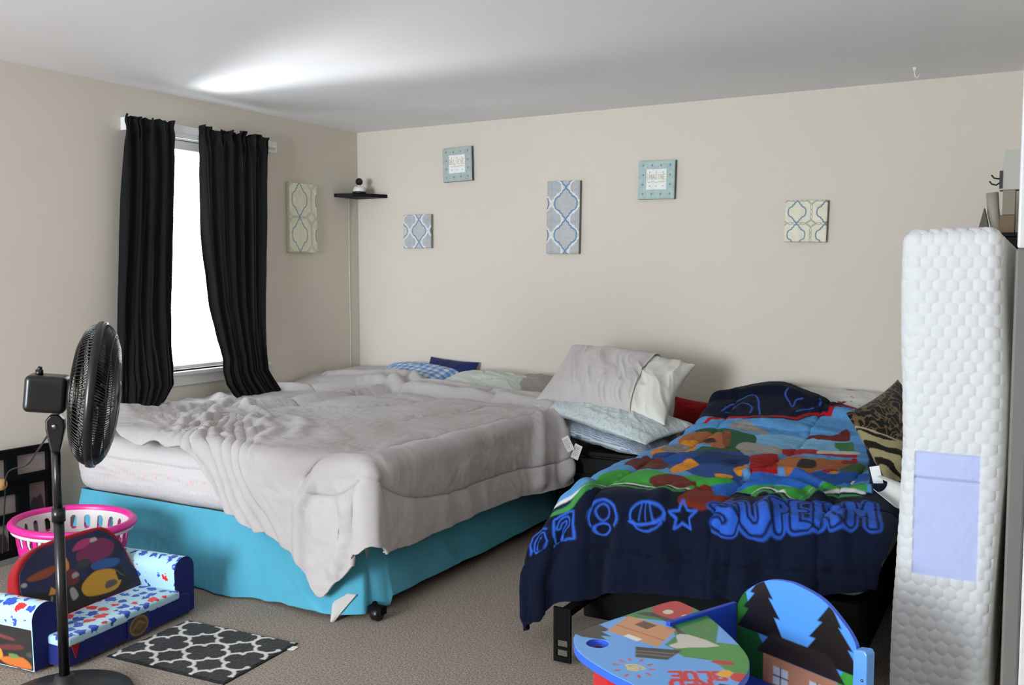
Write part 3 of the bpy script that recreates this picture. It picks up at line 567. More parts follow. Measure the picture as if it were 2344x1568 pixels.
for a in (0, 1):
    y0, y1 = (WY0-.04, WY0) if a == 0 else (WY1, WY1+.04); m.box((0, y0, WZ0), (.014, y1, WZ1+.07))
m.box((0, WY0, WZ1), (.014, WY1, WZ1+.07)); rel(m.build('window_casing', M_TRIM, bevel=.003), wn)
# second window behind the camera (source of the daylight on the beds)
m = MB()
for x0, x1, z0, z1 in [(FX0, FX0+.05, FZ0, FZ1), (FX1-.05, FX1, FZ0, FZ1), (FX0, FX1, FZ0, FZ0+.05), (FX0, FX1, FZ1-.05, FZ1)]: m.box((x0, -8.52, z0), (x1, -8.46, z1))
struct(m.build('window_2', M_TRIM, bevel=.003))

# ------------------------------------------------------------------ blind, rod, curtains
def slat_mat():
    t = NT('blind_slat_plastic'); t.out('#e9e9e6', .4); tr = t.n.new('ShaderNodeBsdfTranslucent'); tr.inputs[0].default_value = (.95, .95, .93, 1)
    mx = t.n.new('ShaderNodeMixShader'); mx.inputs[0].default_value = .60; t.l.new(t.b.outputs[0], mx.inputs[1]); t.l.new(tr.outputs[0], mx.inputs[2])
    t.l.new(mx.outputs[0], t.n['Material Output'].inputs['Surface']); return t.m
M_SLAT = slat_mat()
bl = empty('window_blind', (-.035, -1.5, WZ0)); tag(bl, 'white horizontal slat blind glowing with daylight in the window between the black curtains', 'window blind')
m = MB(); m.box((-.06, WY0+.01, WZ1-.055), (-.012, WY1-.01, WZ1-.002)); rel(m.build('head_rail', M_WHITEP, bevel=.004), bl)
z = WZ0+.045; k = 0; ta = math.radians(38)
while z < WZ1-.07:
    mm = MB(); hw = .0125
    ys = [WY0+.012, WY1-.012]; V = []
    for y in ys:
        for j in range(5):
            s_ = (j/4*2-1); V.append((-.036+s_*hw*math.cos(ta), y, z+s_*hw*math.sin(ta)+.0012*(1-s_*s_)))
    mm.add(V, [(j, j+1, 6+j, 5+j) for j in range(4)], 0, True)
    if k < 60: rel(mm.build('slat', M_SLAT), bl)
    z += .0225; k += 1
m = MB(); m.box((-.050, WY0+.012, WZ0+.012), (-.022, WY1-.012, WZ0+.03)); rel(m.build('bottom_rail', M_WHITEP, bevel=.003), bl)
m = MB()
for y in (-1.85, -1.5, -1.15): m.tube([(-.0225, y, WZ0+.02), (-.0225, y, WZ1-.05)], .0009, 5)
rel(m.build('ladder_cord', M_WHITEP), bl)
rod = empty('curtain_rod', (.0, -1.48, 2.24)); tag(rod, 'flat white curtain rod across the top of the window holding the black curtains', 'curtain rod')
m = MB(); m.box((.062, -2.055, 2.222), (.070, -.915, 2.262)); rel(m.build('rod_bar', M_WHITEP, bevel=.003), rod)
m = MB(); m.box((.052, -2.05, 2.190), (.060, -.92, 2.206)); rel(m.build('rod_bar', M_WHITEP, bevel=.002), rod)
for y in (-2.055, -.923):
    m = MB(); m.box((.0, y, 2.192), (.068, y+.008, 2.262)); rel(m.build('rod_end', M_WHITEP, bevel=.002), rod)

def curtain(name, label, X0s, outer, inner, seed, nf):
    """outer / inner: edge outlines (distance along the window wall, height), hung from the rod in front of the wall"""
    nz, ny = 260, 220
    w = np.linspace(0, 1, nz)[None, :]*np.ones((ny, 1)); u = np.linspace(0, 1, ny)[:, None]*np.ones((1, nz))
    def edge(E):
        E = np.array(E); t = (E[0, 1]-E[:, 1])/(E[0, 1]-E[-1, 1]); return np.interp(w, t, E[:, 0]), np.interp(w, t, E[:, 1])
    (Ya, Za), (Yb, Zb) = edge(outer), edge(inner); Zw = Za+(Zb-Za)*u; Yw = Ya+(Yb-Ya)*u
    X0 = np.interp(w, np.linspace(0, 1, len(X0s)), X0s)
    kx = X0/4.4232; Y = Yw-kx*(Yw+5.5791); Z = Zw+kx*(1.4-Zw)
    top = sstep(2.10, 2.22, Z); low = sstep(1.3, .8, Z)
    uw = u+.05*vnoise(u*3, Z*1.2, seed)*(1-top)
    h = .020*np.sin(uw*2*PI*nf+seed)*(1-.6*low)+.010*np.sin(uw*2*PI*nf*2.3+1.7*seed+2*vnoise(u*2, Z, seed+2))
    h += top*.010*np.sin(u*2*PI*nf*2.6)+.014*low*fbm(u*5, Z*6, seed+4)+.003*ridged(u*18, Z*3, seed+5)
    Y = Y+.006*np.cos(uw*2*PI*nf+seed)*np.sin(u*PI); X = X0+.012+h+low*.03*np.sin(u*PI)
    pk = np.exp(-((Z-2.235)/.03)**2); X = X*(1-pk*.6)+.082*pk*.6
    ruff = sstep(2.25, 2.275, Z); X += ruff*.01*np.sin(u*2*PI*nf*2.6+.5); Z = Z+ruff*(.012*vnoise(u*11, u*0, seed+8)+.006*np.sin(u*47))
    X = np.maximum(X, .073)
    o = grid_obj(name, np.stack([X, Y, Z], -1), M_CURT, solid=.003); return tag(o, label, 'curtain')
def curt_mat():
    t = NT('black_curtain_cloth'); n = t.noise(700, 2); nb = t.bump(n.outputs[0], .0006, .5)
    mp = t.add('ShaderNodeMapping'); mp.inputs['Scale'].default_value = (60, 60, 3); t.l.new(t.coord(), mp.inputs[0]); s2 = t.noise(1, 3, mp.outputs[0]); nb = t.bump(s2.outputs[0], .002, .6, nb)
    t.out('#101011', .8, nb, sheen=.25, spec=.25); tr = t.n.new('ShaderNodeBsdfTranslucent'); tr.inputs[0].default_value = (.05, .05, .055, 1)
    mx = t.n.new('ShaderNodeMixShader'); mx.inputs[0].default_value = .35; t.l.new(t.b.outputs[0], mx.inputs[1]); t.l.new(tr.outputs[0], mx.inputs[2])
    t.l.new(mx.outputs[0], t.n['Material Output'].inputs['Surface']); return t.m
M_CURT = curt_mat()
curtain('curtain', 'black curtain panel on the left side of the window, nearest the standing fan', [.075, .075, .075, .08, .09, .11, .14, .18], [(-2.041, 2.279), (-2.064, 1.95), (-2.089, 1.592), (-2.113, 1.234), (-2.125, 0.994), (-2.137, 0.753), (-2.136, 0.627)], [(-1.704, 2.28), (-1.717, 1.981), (-1.743, 1.603), (-1.762, 1.223), (-1.763, 1.02), (-1.753, 0.84), (-1.749, 0.762), (-1.806, 0.679), (-1.911, 0.598)], 1, 4)
curtain('curtain', 'wider black curtain right of the window, its hem bunched on the bed', [.075, .075, .08, .085, .09, .10, .12, .17, .22], [(-0.92, 2.293), (-0.942, 1.769), (-0.975, 1.2), (-0.987, 0.914), (-0.978, 0.784), (-0.908, 0.699), (-0.856, 0.641), (-0.857, 0.597), (-0.977, 0.55)], [(-1.498, 2.285), (-1.508, 2.0), (-1.503, 1.741), (-1.487, 1.479), (-1.458, 1.214), (-1.418, 1.052), (-1.366, 0.886), (-1.365, 0.805), (-1.346, 0.721), (-1.283, 0.645), (-1.195, 0.587)], 4, 6)
tb = MB(); tb.tube([(.088, -1.40, .99), (.105, -1.385, .975), (.125, -1.365, 1.0), (.128, -1.35, 1.02)], .0065, 8)
tag(tb.build('tieback_hook', M_WHITEP), 'small white tieback hook holding the inner edge of the right curtain', 'hook')

# ------------------------------------------------------------------ wall canvases
def quatre(cx, cy, rx, ry):
    """ogee-quatrefoil outline"""
    q = [(0, 1), (.10, .86), (.22, .80), (.26, .66), (.38, .60), (.44, .46), (.58, .42), (.74, .30), (.80, .12), (.80, 0)]
    pts = q+[(x, -y) for x, y in q[::-1][1:]]; pts = pts+[(-x, y) for x, y in pts[::-1][1:-1]]
    return [(cx+x*rx, cy+y*ry) for x, y in pts]
def canvas(name, label, origin, xa, w_, h_, roll, painter, depth=.032, side='#b9b4a2'):
    """stretched canvas: origin = lower left of its front as seen from the room, lying against the wall"""
    z = Vector((0, 0, 1)); x = Vector(xa); nrm = x.cross(z)
    par = empty(name, origin); par.rotation_euler = Matrix([[x[0], z[0], nrm[0]], [x[1], z[1], nrm[1]], [x[2], z[2], nrm[2]]]).to_euler()
    tag(par, label, 'wall art')
    R = Matrix.Rotation(roll, 4, 'Z')
    nx, ny = max(60, int(w_/.0016)), max(60, int(h_/.0016))
    U, V = np.meshgrid(np.linspace(0, w_, nx), np.linspace(0, h_, ny), indexing='ij')
    A = Art(U, V, '#cfd0cb', .0018); painter(A, w_, h_)
    n1 = fbm(U*40, V*40, 3)[..., None]; A.C = A.C*(1+.10*n1)
    e = np.minimum(np.minimum(U, w_-U), np.minimum(V, h_-V)); Z = depth-.004*np.exp(-(e/.003)**2)
    P = np.stack([U, V, Z], -1); P = P@np.array(R.to_3x3()).T
    grid_obj('painted_front', P, M_CANVAS, par, A.C)
    b = MB().box((0, 0, 0), (w_, h_, depth-.004)); b.v = [tuple(R @ Vector(p)) for p in b.v]; b.build('stretcher_frame', plain('canvas_edge', side, .8), par, bevel=.002)
    return par
def trellis_cream(cx0, cy0, dx, dy, rx, ry, lw):
    def f(A, w_, h_):
        A.C[...] = lin('#dcd9c3'); n = fbm(A.X*16, A.Y*16, 15); A.C *= (1+.08*n)[..., None]
        for k in range(-2, 4):
            for j in range(-2, 3):
                cx = cx0+j*dx; cy = cy0-k*dy; A.line(quatre(cx, cy, rx, ry), lw, '#5c84a2' if j % 2 == 0 else '#56788f', True)
                ex, ey = cx+dx/2, cy-dy/2; r = min(dx, dy)*.24; t = r*dy/dx*.95
                for q in (0, .28): A.line([(ex-r*(1-q), ey), (ex, ey+t*(1-q)), (ex+r*(1-q), ey), (ex, ey-t*(1-q))], .0022, '#4a5157', True)
                m_ = max(2, int((dy-2*t)/.022))
                for q in range(m_): A.oval(ex, ey+t+(q+.5)*(dy-2*t)/m_, .0055, (dy-2*t)/m_/2, '#4a5157', wd=.0018)
                m2_ = max(2, int((dx-2*r)/.022))
                for q in range(m2_): A.oval(ex+r+(q+.5)*(dx-2*r)/m2_, ey, (dx-2*r)/m2_/2, .0055, '#4a5157', wd=.0018)
    return f
def trellis_grey(cx0, cy0, dx, dy, rx, ry, lw):
    def f(A, w_, h_):
        A.C[...] = lin('#c0c2c4'); n = fbm(A.X*18, A.Y*18, 5); A.C *= (1+.12*n)[..., None]
        for k in range(-2, 4):
            cy = cy0-k*dy
            for j in (-1, 1, 3, -3):
                q = quatre(cx0+j*dx/2, cy-dy/2, rx*.95, ry*.95); A.fill(q, '#adb0b4'); A.line(q, lw*1.6, '#dadbd6', True)
                A.line([(cx0+j*dx/2, cy-dy/2-ry*.6), (cx0+j*dx/2, cy-dy/2+ry*.6)], .0018, '#8e9196'); A.line([(cx0+j*dx/2-rx*.45, cy-dy/2-ry*.2), (cx0+j*dx/2, cy-dy/2), (cx0+j*dx/2+rx*.45, cy-dy/2-ry*.2)], .0018, '#8e9196')
            for j in (-1, 1): A.line(quatre(cx0+j*dx, cy, rx, ry), lw*.8, '#4c5f80', True)
            q = quatre(cx0, cy, rx, ry); A.fill(q, '#b4b6b8'); A.line(q, lw, '#4f7fae', True)
    return f
def word_sign(word, base, ink):
    def f(A, w_, h_):
        A.C[...] = lin(base); n = ridged(A.X*50, A.Y*50, 7)[..., None]; A.C = A.C*(1+.12*(n-.4))
        for i in range(4):
            for j in range(4):
                if 0 < i < 3 and 0 < j < 3: continue
                x = w_*(.13+.247*i); y = h_*(.13+.247*j); A.fill([(x-.007, y), (x, y+.008), (x+.007, y), (x, y-.008)], '#4f86a0')
        A.fill([(w_*.22, h_*.24), (w_*.78, h_*.24), (w_*.78, h_*.78), (w_*.22, h_*.78)], '#e6e8e6')
        A.line([(w_*.22, h_*.24), (w_*.78, h_*.24), (w_*.78, h_*.78), (w_*.22, h_*.78)], .002, '#8fb0b4', True)
        for i, c in ((.32, '#9fb0bf'), (.5, '#d2bb93'), (.68, '#9fb0bf')):
            for y in (.34, .69): A.oval(w_*i, h_*y, .005, .005, c)
        hh = .030; n = len(word); step = hh*.62*1.12*1.12; x0 = w_/2-(n*step-.005)/2
        k = (w_*.53)/(n*step); 
        A.text(word, w_/2-w_*.265, h_*.51, hh, .0035, ink, dx=(k, 0))
        A.line([(w_*.26, h_*.45), (w_*.32, h_*.43), (w_*.4, h_*.455), (w_*.5, h_*.43), (w_*.6, h_*.45), (w_*.74, h_*.45)], .003, ink, smooth=5)
    return f
X1 = (1, 0, 0)
canvas('wall_canvas', 'tall cream canvas with blue trellis and dark diamonds, beside the right curtain', (.001, -.764, 1.553), (0, 1, 0), .272, .468, 0, trellis_cream(.095, .355, .235, .235, .092, .117, .0065), side='#cfcab4')
canvas('wall_canvas', 'small pale blue canvas lettered BELIEVE, above the checkered pillow', (.772, -.001, 2.040), X1, .236, .232, math.radians(1.2), word_sign('BELIEVE', '#a9b5b0', '#c29c74'), side='#4f6163')
canvas('wall_canvas', 'small square grey canvas with one blue quatrefoil, lowest beside the corner shelf', (.430, -.001, 1.590), X1, .236, .236, math.radians(-.3), trellis_grey(.135, .122, .155, .158, .070, .079, .0065), side='#8a8b7c')
canvas('wall_canvas', 'tall grey canvas with two blue quatrefoils in the middle of the wall', (1.576, -.001, 1.538), X1, .236, .470, math.radians(-1.0), trellis_grey(.138, .325, .205, .205, .100, .102, .0085), side='#707263')
canvas('wall_canvas', 'small light teal canvas lettered IMAGINE, right of the tall grey canvas', (2.216, -.001, 1.866), X1, .236, .236, math.radians(-1.4), word_sign('IMAGINE', '#abbfbd', '#b9a283'), side='#566a66')
canvas('wall_canvas', 'small cream canvas with blue trellis and dark diamond lines, farthest right on the wall', (3.116, -.001, 1.588), X1, .236, .236, math.radians(-1.8), trellis_cream(.068, .170, .160, .130, .062, .065, .0065), side='#7b7663')

# ------------------------------------------------------------------ corner shelf, webcam, cord, ceiling hook
sp = [(0, 0), (.27, 0), (.27, -.02), (.225, -.13), (.13, -.225), (.02, -.27), (0, -.27)]
m = MB(); m.prism([(x+.001, y-.001) for x, y in sp][::-1], 1.955, 1.979)
tag(m.build('corner_shelf', M_DKWOOD, bevel=.002), 'small black floating shelf in the corner of the two walls', 'shelf')
wc = empty('security_camera', (.135, -.155, 1.9795)); tag(wc, 'white based security camera with a black ball head on the corner shelf', 'camera')
m = MB(); m.lathe([(.0, 0), (.047, 0), (.050, .006), (.049, .014), (.0, .014)], 32); m.build('base_ring', M_BLACK, wc)
m = MB(); m.lathe([(.0, .014), (.047, .014), (.044, .030), (.036, .048), (.030, .050), (0, .050)], 32); m.build('base', M_WHITEP, wc)
m = MB(); m.tube([(0, 0, .048), (0, 0, .064)], .010, 12); m.build('neck', M_WHITEP, wc)
prof = [(.026*math.sin(a), .086-.026*math.cos(a)) for a in np.linspace(0, PI, 17)]; prof[0] = (0, prof[0][1]); prof[-1] = (0, prof[-1][1])
m = MB(); m.lathe(prof, 32, M=Matrix.Translation((-.005, .008, .001))); m.build('shell', M_WHITEP, wc)
m = MB(); m.lathe(prof, 32, M=Matrix.Translation((.002, -.002, 0))); m.build('ball_head', M_BLACK, wc)
m = MB(); m.lathe([(0, .0), (.008, .0), (.008, .004), (0, .005)], 20, M=frame((.012, -.026, .088), (.87, .49, 0), (0, 0, 1))); m.build('lens', plain('lens_glass', '#202026', .08, bumpd=0), wc)
m = MB(); m.tube([(.006, -.112, 1.955), (.005, -.116, 1.7), (.004, -.114, 1.4), (.005, -.116, 1.1), (.004, -.115, .80), (.006, -.12, .70)], .0022, 6)
for zc in (1.42, 1.13): m.box((.001, -.121, zc-.004), (.010, -.109, zc+.004))
tag(m.build('power_cord', M_WHITEP), 'thin white cord clipped down the wall corner below the shelf', 'cord')
hk = MB(); hk.tube([(3.83, -.36, H-.001), (3.83, -.36, H-.02)], [.012, .006], 10); hk.tube([(3.83, -.36, H-.018), (3.832, -.36, H-.045), (3.842, -.36, H-.055), (3.85, -.36, H-.045), (3.85, -.36, H-.036)], .0025, 8)
tag(hk.build('ceiling_hook', M_WHITEP), 'tiny white plastic hook on the ceiling near the far right corner', 'hook')
# ------------------------------------------------------------------ large bed
def blob_mat(name, base, cols, scale=16, size=.32, attr_rot=0, distort=.02, rand=.55, rough=.9, dens=1.0, coord='Object', bscale=30, wr=.0006):
    """ground colour with scattered small irregular printed blobs (3D cells, so it wraps every face)"""
    t = NT(name); co = t.coord(coord)
    nz = t.noise(bscale, 2, co); sub = t.add('ShaderNodeVectorMath', operation='SUBTRACT'); t.l.new(nz.outputs['Color'], sub.inputs[0]); sub.inputs[1].default_value = (.5, .5, .5)
    sc = t.add('ShaderNodeVectorMath', operation='SCALE'); t.l.new(sub.outputs[0], sc.inputs[0]); sc.inputs['Scale'].default_value = distort*2
    ad = t.add('ShaderNodeVectorMath', operation='ADD'); t.l.new(co, ad.inputs[0]); t.l.new(sc.outputs[0], ad.inputs[1])
    v = t.add('ShaderNodeTexVoronoi'); v.inputs['Scale'].default_value = scale; v.inputs['Randomness'].default_value = rand; t.l.new(ad.outputs[0], v.inputs['Vector'])
    sep = t.add('ShaderNodeSeparateColor'); t.l.new(v.outputs['Color'], sep.inputs[0])
    th = t.math('MULTIPLY', t.math('MULTIPLY_ADD', sep.outputs[1], .5), size); t.n[-1]
    for n_ in t.n:
        if n_.type == 'MATH' and n_.operation == 'MULTIPLY_ADD': n_.inputs[2].default_value = .6
    d = t.math('SUBTRACT', th, v.outputs['Distance']); mask = t.math('MULTIPLY', d, 40, True)
    if dens < 1: mask = t.math('MULTIPLY', mask, t.math('LESS_THAN', sep.outputs[2], dens))
    cr = t.n.new('ShaderNodeValToRGB'); cr.color_ramp.interpolation = 'CONSTANT'; t.l.new(sep.outputs[0], cr.inputs[0])
    e = cr.color_ramp.elements; e[0].color = (*lin(cols[0]), 1); e[1].position = 1/len(cols); e[1].color = (*lin(cols[1]), 1)
    for i in range(2, len(cols)): k = e.new(i/len(cols)); k.color = (*lin(cols[i]), 1)
    n = t.noise(700, 2); w2 = t.noise(14, 4)
    return t.out(t.mix(mask, base, cr.outputs[0]), rough, t.bump(w2.outputs[0], wr, .6, t.bump(n.outputs[0], .0005, .5)), sheen=.15, spec=.2)
def sheet_dots():
    t = NT('coral_dot_sheet'); co = t.coord(); sp_ = t.add('ShaderNodeSeparateXYZ'); t.l.new(co, sp_.inputs[0])
    cz = t.math('SUBTRACT', sp_.outputs[2], sp_.outputs[1]); cb = t.add('ShaderNodeCombineXYZ'); t.l.new(sp_.outputs[0], cb.inputs[0]); t.l.new(cz, cb.inputs[1])
    def layer(sx, sz, thr, ox, rnd=0.0):
        mp = t.add('ShaderNodeMapping'); mp.inputs['Scale'].default_value = (sx, sz, 1); mp.inputs['Location'].default_value = (ox, .3, 0); mp.inputs['Rotation'].default_value = (0, 0, .7 if rnd == 0 else 0); t.l.new(cb.outputs[0], mp.inputs[0])
        v = t.add('ShaderNodeTexVoronoi', voronoi_dimensions='2D', distance='MANHATTAN'); v.inputs['Scale'].default_value = 1; v.inputs['Randomness'].default_value = rnd; t.l.new(mp.outputs[0], v.inputs['Vector'])
        return t.math('MULTIPLY', t.math('SUBTRACT', thr, v.outputs['Distance']), 12, True)
    a = layer(13, 10, .14, 0, .12); b = layer(34, 18, .22, .4, .25)
    c = t.mix(t.math('MULTIPLY', b, .28), '#c2bebe', '#98a1ab'); c = t.mix(t.math('MULTIPLY', a, .7), c, '#e8998c')
    n = t.noise(700, 2); w2 = t.noise(9, 4)
    return t.out(c, .9, t.bump(w2.outputs[0], .004, .6, t.bump(n.outputs[0], .0005, .5)), spec=.2)
bx0, bx1, by1, by0 = .235, 2.06, -2.57, -.05
def bed_disp(P, N):
    f = np.clip(-N[:, :, 1], 0, 1); s_ = np.clip(np.abs(N[..., 0]), 0, 1)
    g = -.010*np.exp(-((P[..., 2]-.045)/.010)**2)*np.maximum(f, s_)
    bul = .018*np.maximum(f, s_)*(1-(P[..., 2]/.14)**2)
    return g+bul+.006*fbm(P[..., 0]*5, P[..., 2]*9+P[..., 1]*4, 51)+.004*ridged(P[..., 0]*6, P[..., 2]*30, 52)*f
V, F = rbox(bx1-bx0, by0-by1, .285, .075, (110, 60, 22), bed_disp)
mt = raw_obj('mattress', V, F, sheet_dots()); mt.location = ((bx0+bx1)/2, (by0+by1)/2, .325+.1425)
tag(mt, 'thick mattress in a coral dotted white sheet, above the teal bed skirt', 'mattress')
bs = MB().box((bx0+.03, by1+.03, .15), (bx1-.03, by0-.02, .322)).build('box_spring', fabric('box_spring_cloth', '#9fa3a6'), bevel=.02, seg=3)
tag(bs, 'grey box spring under the large mattress, covered by the teal skirt', 'box spring')
bf = empty('bedstead', (1.1, -1.3, 0)); tag(bf, 'black metal bedstead on castors below the teal skirt', 'bedstead')
m = MB()
for x in (bx0+.05, bx1-.06): m.box((x-.02, by1+.05, .125), (x+.02, by0-.05, .149))
for y in (by1+.12, -1.3, -.35): m.box((bx0+.05, y-.02, .12), (bx1-.06, y+.02, .147))
rel(m.build('frame_rail', M_BLACKM, bevel=.002), bf)
for x, y in [(bx1+.055, by1-.01), (bx0+.1, by1+.2), (bx1-.1, -.4), (bx0+.1, -.4)]:
    m = MB(); m.tube([(x-.09, y+.09, .125), (x-.085, y+.085, .048), (x, y, .046)], .012, 10); m.box((x-.035, y-.02, .03), (x+.035, y+.02, .062))
    lg = rel(m.build('leg', M_BLACKM, bevel=.003), bf)
    w_ = MB(); w_.lathe([(0, -.018), (.026, -.018), (.029, -.01), (.029, .01), (.026, .018), (0, .018)], 24, M=frame((x, y, .029), (0, 1, 0), (0, 0, 1))); rel(w_.build('castor_wheel', M_BLACK), lg); 
# skirt
def skirt():
    NP_, NZ = 520, 60
    r = .10; X0, X1_, Y1, Y0 = bx0+.02, bx1-.02, by1+.02, -.25
    L1 = (X1_-X0)-r; La = r*PI/2; L2 = (Y0-Y1)-r; Lz = .45
    tot = Lz+L1+La+L2; p = np.linspace(0, tot, NP_)
    q = p-Lz
    x = np.where(q < 0, X0, np.where(q < L1, X0+q, np.where(q < L1+La, X1_-r+r*np.sin(np.clip(q-L1, 0, La)/r), X1_)))
    y = np.where(q < 0, Y1-q, np.where(q < L1, Y1, np.where(q < L1+La, Y1+r-r*np.cos(np.clip(q-L1, 0, La)/r), Y1+r+(q-L1-La))))
    nx = np.where(q < 0, -1, np.where(q < L1, 0, np.where(q < L1+La, np.sin(np.clip(q-L1, 0, La)/r), 1.0)))
    ny = np.where(q < 0, 0, np.where(q < L1, -1, np.where(q < L1+La, -np.cos(np.clip(q-L1, 0, La)/r), 0.0)))
    v = np.linspace(0, 1, NZ)[None, :]; hem = np.where(q < L1+La, .012, .058)+.008*vnoise(p*3, p*0, 61)
    hem = hem+.012*sstep(L1-.5, L1-.1, q)*(q < L1+La)
    Z = .335+(hem[:, None]-.335)*v
    amp = np.where(q < L1+La*.5, 1, .25)[:, None]
    out = .006+(.075*amp+.03)*v**1.3+amp*v**.8*(.014*np.sin(p*17+1.5*vnoise(p*2, p*0, 62))[:, None]+.010*vnoise(p[:, None]*6+v*1.5, v*1.2, 63)+.018*ridged(p[:, None]*5-v*1.2, v*.7, 64))
    sw = np.exp(-((q[:, None]-(L1-.02-.55*(1-v)))/.05)**2)*(q[:, None] < L1+La)   # long diagonal folds to the corner
    sw2 = np.exp(-((q[:, None]-(L1-.35-.25*(1-v)))/.035)**2)
    out = out+.022*sw*v+.014*sw2*v
    P = np.stack([x[:, None]+nx[:, None]*out, y[:, None]+ny[:, None]*out, Z], -1)
    return P
sk = grid_obj('bed_skirt', skirt(), M_TEAL, solid=.003, flip=True); tag(sk, 'teal blue bed skirt hanging below the white sheeted mattress', 'bed skirt')
# grey sheet corner below the skirt
a, b = np.meshgrid(np.linspace(0, 1, 24), np.linspace(0, 1, 24), indexing='ij')
xl = 1.89+.070*b; xr = 2.03-.060*b
P = np.stack([xl+(xr-xl)*a, -2.60-.012*np.sin(a*PI)-.075*b, .10-.098*b], -1)
tag(grid_obj('sheet_corner', P, M_GREYCLOTH2, solid=.004), 'pointed grey sheet corner hanging out below the teal skirt', 'sheet')
# comforter
S, T, P = grey_comforter_sheet()
cf = grid_obj('comforter', P, M_GREYCLOTH, solid=.012); tag(cf, 'rumpled light grey comforter spread over the large bed', 'comforter')
m = MB()
for (x, y, z, an) in [(2.285, -1.13, .515, -.5), (2.33, -1.12, .475, .35)]:
    R = Matrix.Rotation(an, 3, 'Y'); m.box((-.022, 0, -.04), (.022, .0015, .04), 0, R, (x, y-.03, z))
    for k in range(6): m.box((-.016, -.0012, .024-k*.009), (.014-.004*(k % 3), -.0004, .0265-k*.009), 1, R, (x, y-.03, z))
m.build('care_tag', [plain('white_satin_tag', '#cfcfcb', .7), plain('grey_tag_print', '#8a8a88', .8)], cf)

# ------------------------------------------------------------------ pillows
def pillow(name, label, W, Hh, Th, mtx, mat, seed, art=None, wr=.006, n=90, flat=.62, parts=None, long=0):
    u, v = np.meshgrid(np.linspace(-1, 1, int(n*1.4)), np.linspace(-1, 1, n), indexing='ij')
    prof = (np.clip(1-np.abs(u)**2.6, 0, 1)**flat)*(np.clip(1-np.abs(v)**2.4, 0, 1)**flat)
    X = W/2*u*(1-.07*(1-v*v)); Y = Hh/2*v*(1-.07*(1-u*u))
    rad = np.hypot(u, v); ang = np.arctan2(v, u)
    wrk = wr*prof**.5*(fbm(u*3, v*2.4, seed)*1.2+ridged(u*4+v*2, v*3-u, seed+2)*.9+.5*np.sin(ang*9+seed)*sstep(.4, 1.1, rad))
    if long: wrk = prof**.6*(wr*1.2*fbm(u*2.2, v*1.6, seed)+long*(ridged(u*4.2+v*1.1+.5*vnoise(u*2, v*2, 5), v*.9-u*.3, seed+2, 2)-.3)*sstep(-1.0, -.3, u))
    def side(sg, grow=0): return np.stack([X*(1+grow), Y*(1+grow), sg*(Th/2)*prof*(1.0 if sg > 0 else .8)+wrk*sg+sg*grow*.25*prof**.3], -1)
    nu, nv = u.shape; idx = np.arange(nu*nv).reshape(nu, nv); f = np.stack([idx[:-1, :-1], idx[1:, :-1], idx[1:, 1:], idx[:-1, 1:]], -1).reshape(-1, 4)
    V = np.concatenate([side(1).reshape(-1, 3), side(-1).reshape(-1, 3)]); F = np.concatenate([f, f[:, ::-1]+nu*nv])
    col = None
    if art: c = art(X, Y, u, v); col = np.concatenate([c.reshape(-1, 3)]*2)
    o = raw_obj(name, V, F, mat, col=col); o.matrix_world = mtx
    tag(o, label, 'pillow')
    if parts:
        u1, pm, pn = parts; k = (u[:, 0] < u1).sum()
        A = side(1, .02)[:k]; B = side(-1, .02)[:k]
        A[..., 2] += .004; B[..., 2] -= .004
        hem = np.exp(-((u[:k]-u[k-1])/.02)**2)*.003; A[..., 2] += hem; B[..., 2] -= hem
        i2 = np.arange(k*nv).reshape(k, nv); g = np.stack([i2[:-1, :-1], i2[1:, :-1], i2[1:, 1:], i2[:-1, 1:]], -1).reshape(-1, 4)
        raw_obj(pn, np.concatenate([A.reshape(-1, 3), B.reshape(-1, 3)]), np.concatenate([g, g[:, ::-1]+k*nv]), pm, o)
    return o
def check_art(X, Y, u, v):
    c = np.empty(X.shape+(3,)); a = ((X/.026) % 2 < 1); b = ((Y/.026) % 2 < 1)
    c[...] = lin('#c9cdd2'); c[a ^ b] = lin('#86a6cf'); c[a & b] = lin('#5a82bd'); return c
def leaf_art(base, ink, ink2, seed, s=70):
    def f(X, Y, u, v):
        c = np.empty(X.shape+(3,)); c[...] = lin(base); n = ridged(X*s+vnoise(X*30, Y*30, seed), Y*s, seed, 2); k = n > .80
        c[k] = lin(ink); k2 = vnoise(X*s*1.3, Y*s*1.3, seed+3) > .60; c[k2] = lin(ink2); return c
    return f
def stripe_art(X, Y, u, v):
    c = np.empty(X.shape+(3,)); c[...] = lin('#b7bec6'); k = ((Y+.004*np.sin(X*9))/.0105) % 1 < .45; c[k] = lin('#74879e'); return c
# on the bed, against the back wall
pillow('pillow', 'blue and white checkered pillow at the corner end of the large bed', .62, .42, .15, frame((.65, -.27, .695), (1, -.05, -.03), (0, .95, .26)), M_ATTR, 3, check_art, n=150)
pillow('pillow', 'navy blue pillow peeking out behind the checkered pillow', .40, .30, .11, frame((.855, -.115, .682), (1, 0, -.06), (0, .45, .75)), M_NAVY, 5)
pillow('pillow', 'pale leaf print pillow lying on the large bed right of the checkered one', .68, .44, .15, frame((1.30, -.34, .685), (1, 0, -.02), (0, 1, .16)), M_ATTR, 8, leaf_art('#bfc6bd', '#a9b3ad', '#b3b9c0', 4), n=120)
pillow('pillow', 'shaded grey pillow at the right edge of the large bed, behind the leaf print one', .50, .40, .14, frame((1.68, -.26, .67), (1, 0, -.10), (0, 1, .2)), fabric('taupe_pillow_cloth', '#8f8b83', wr=.001), 9)
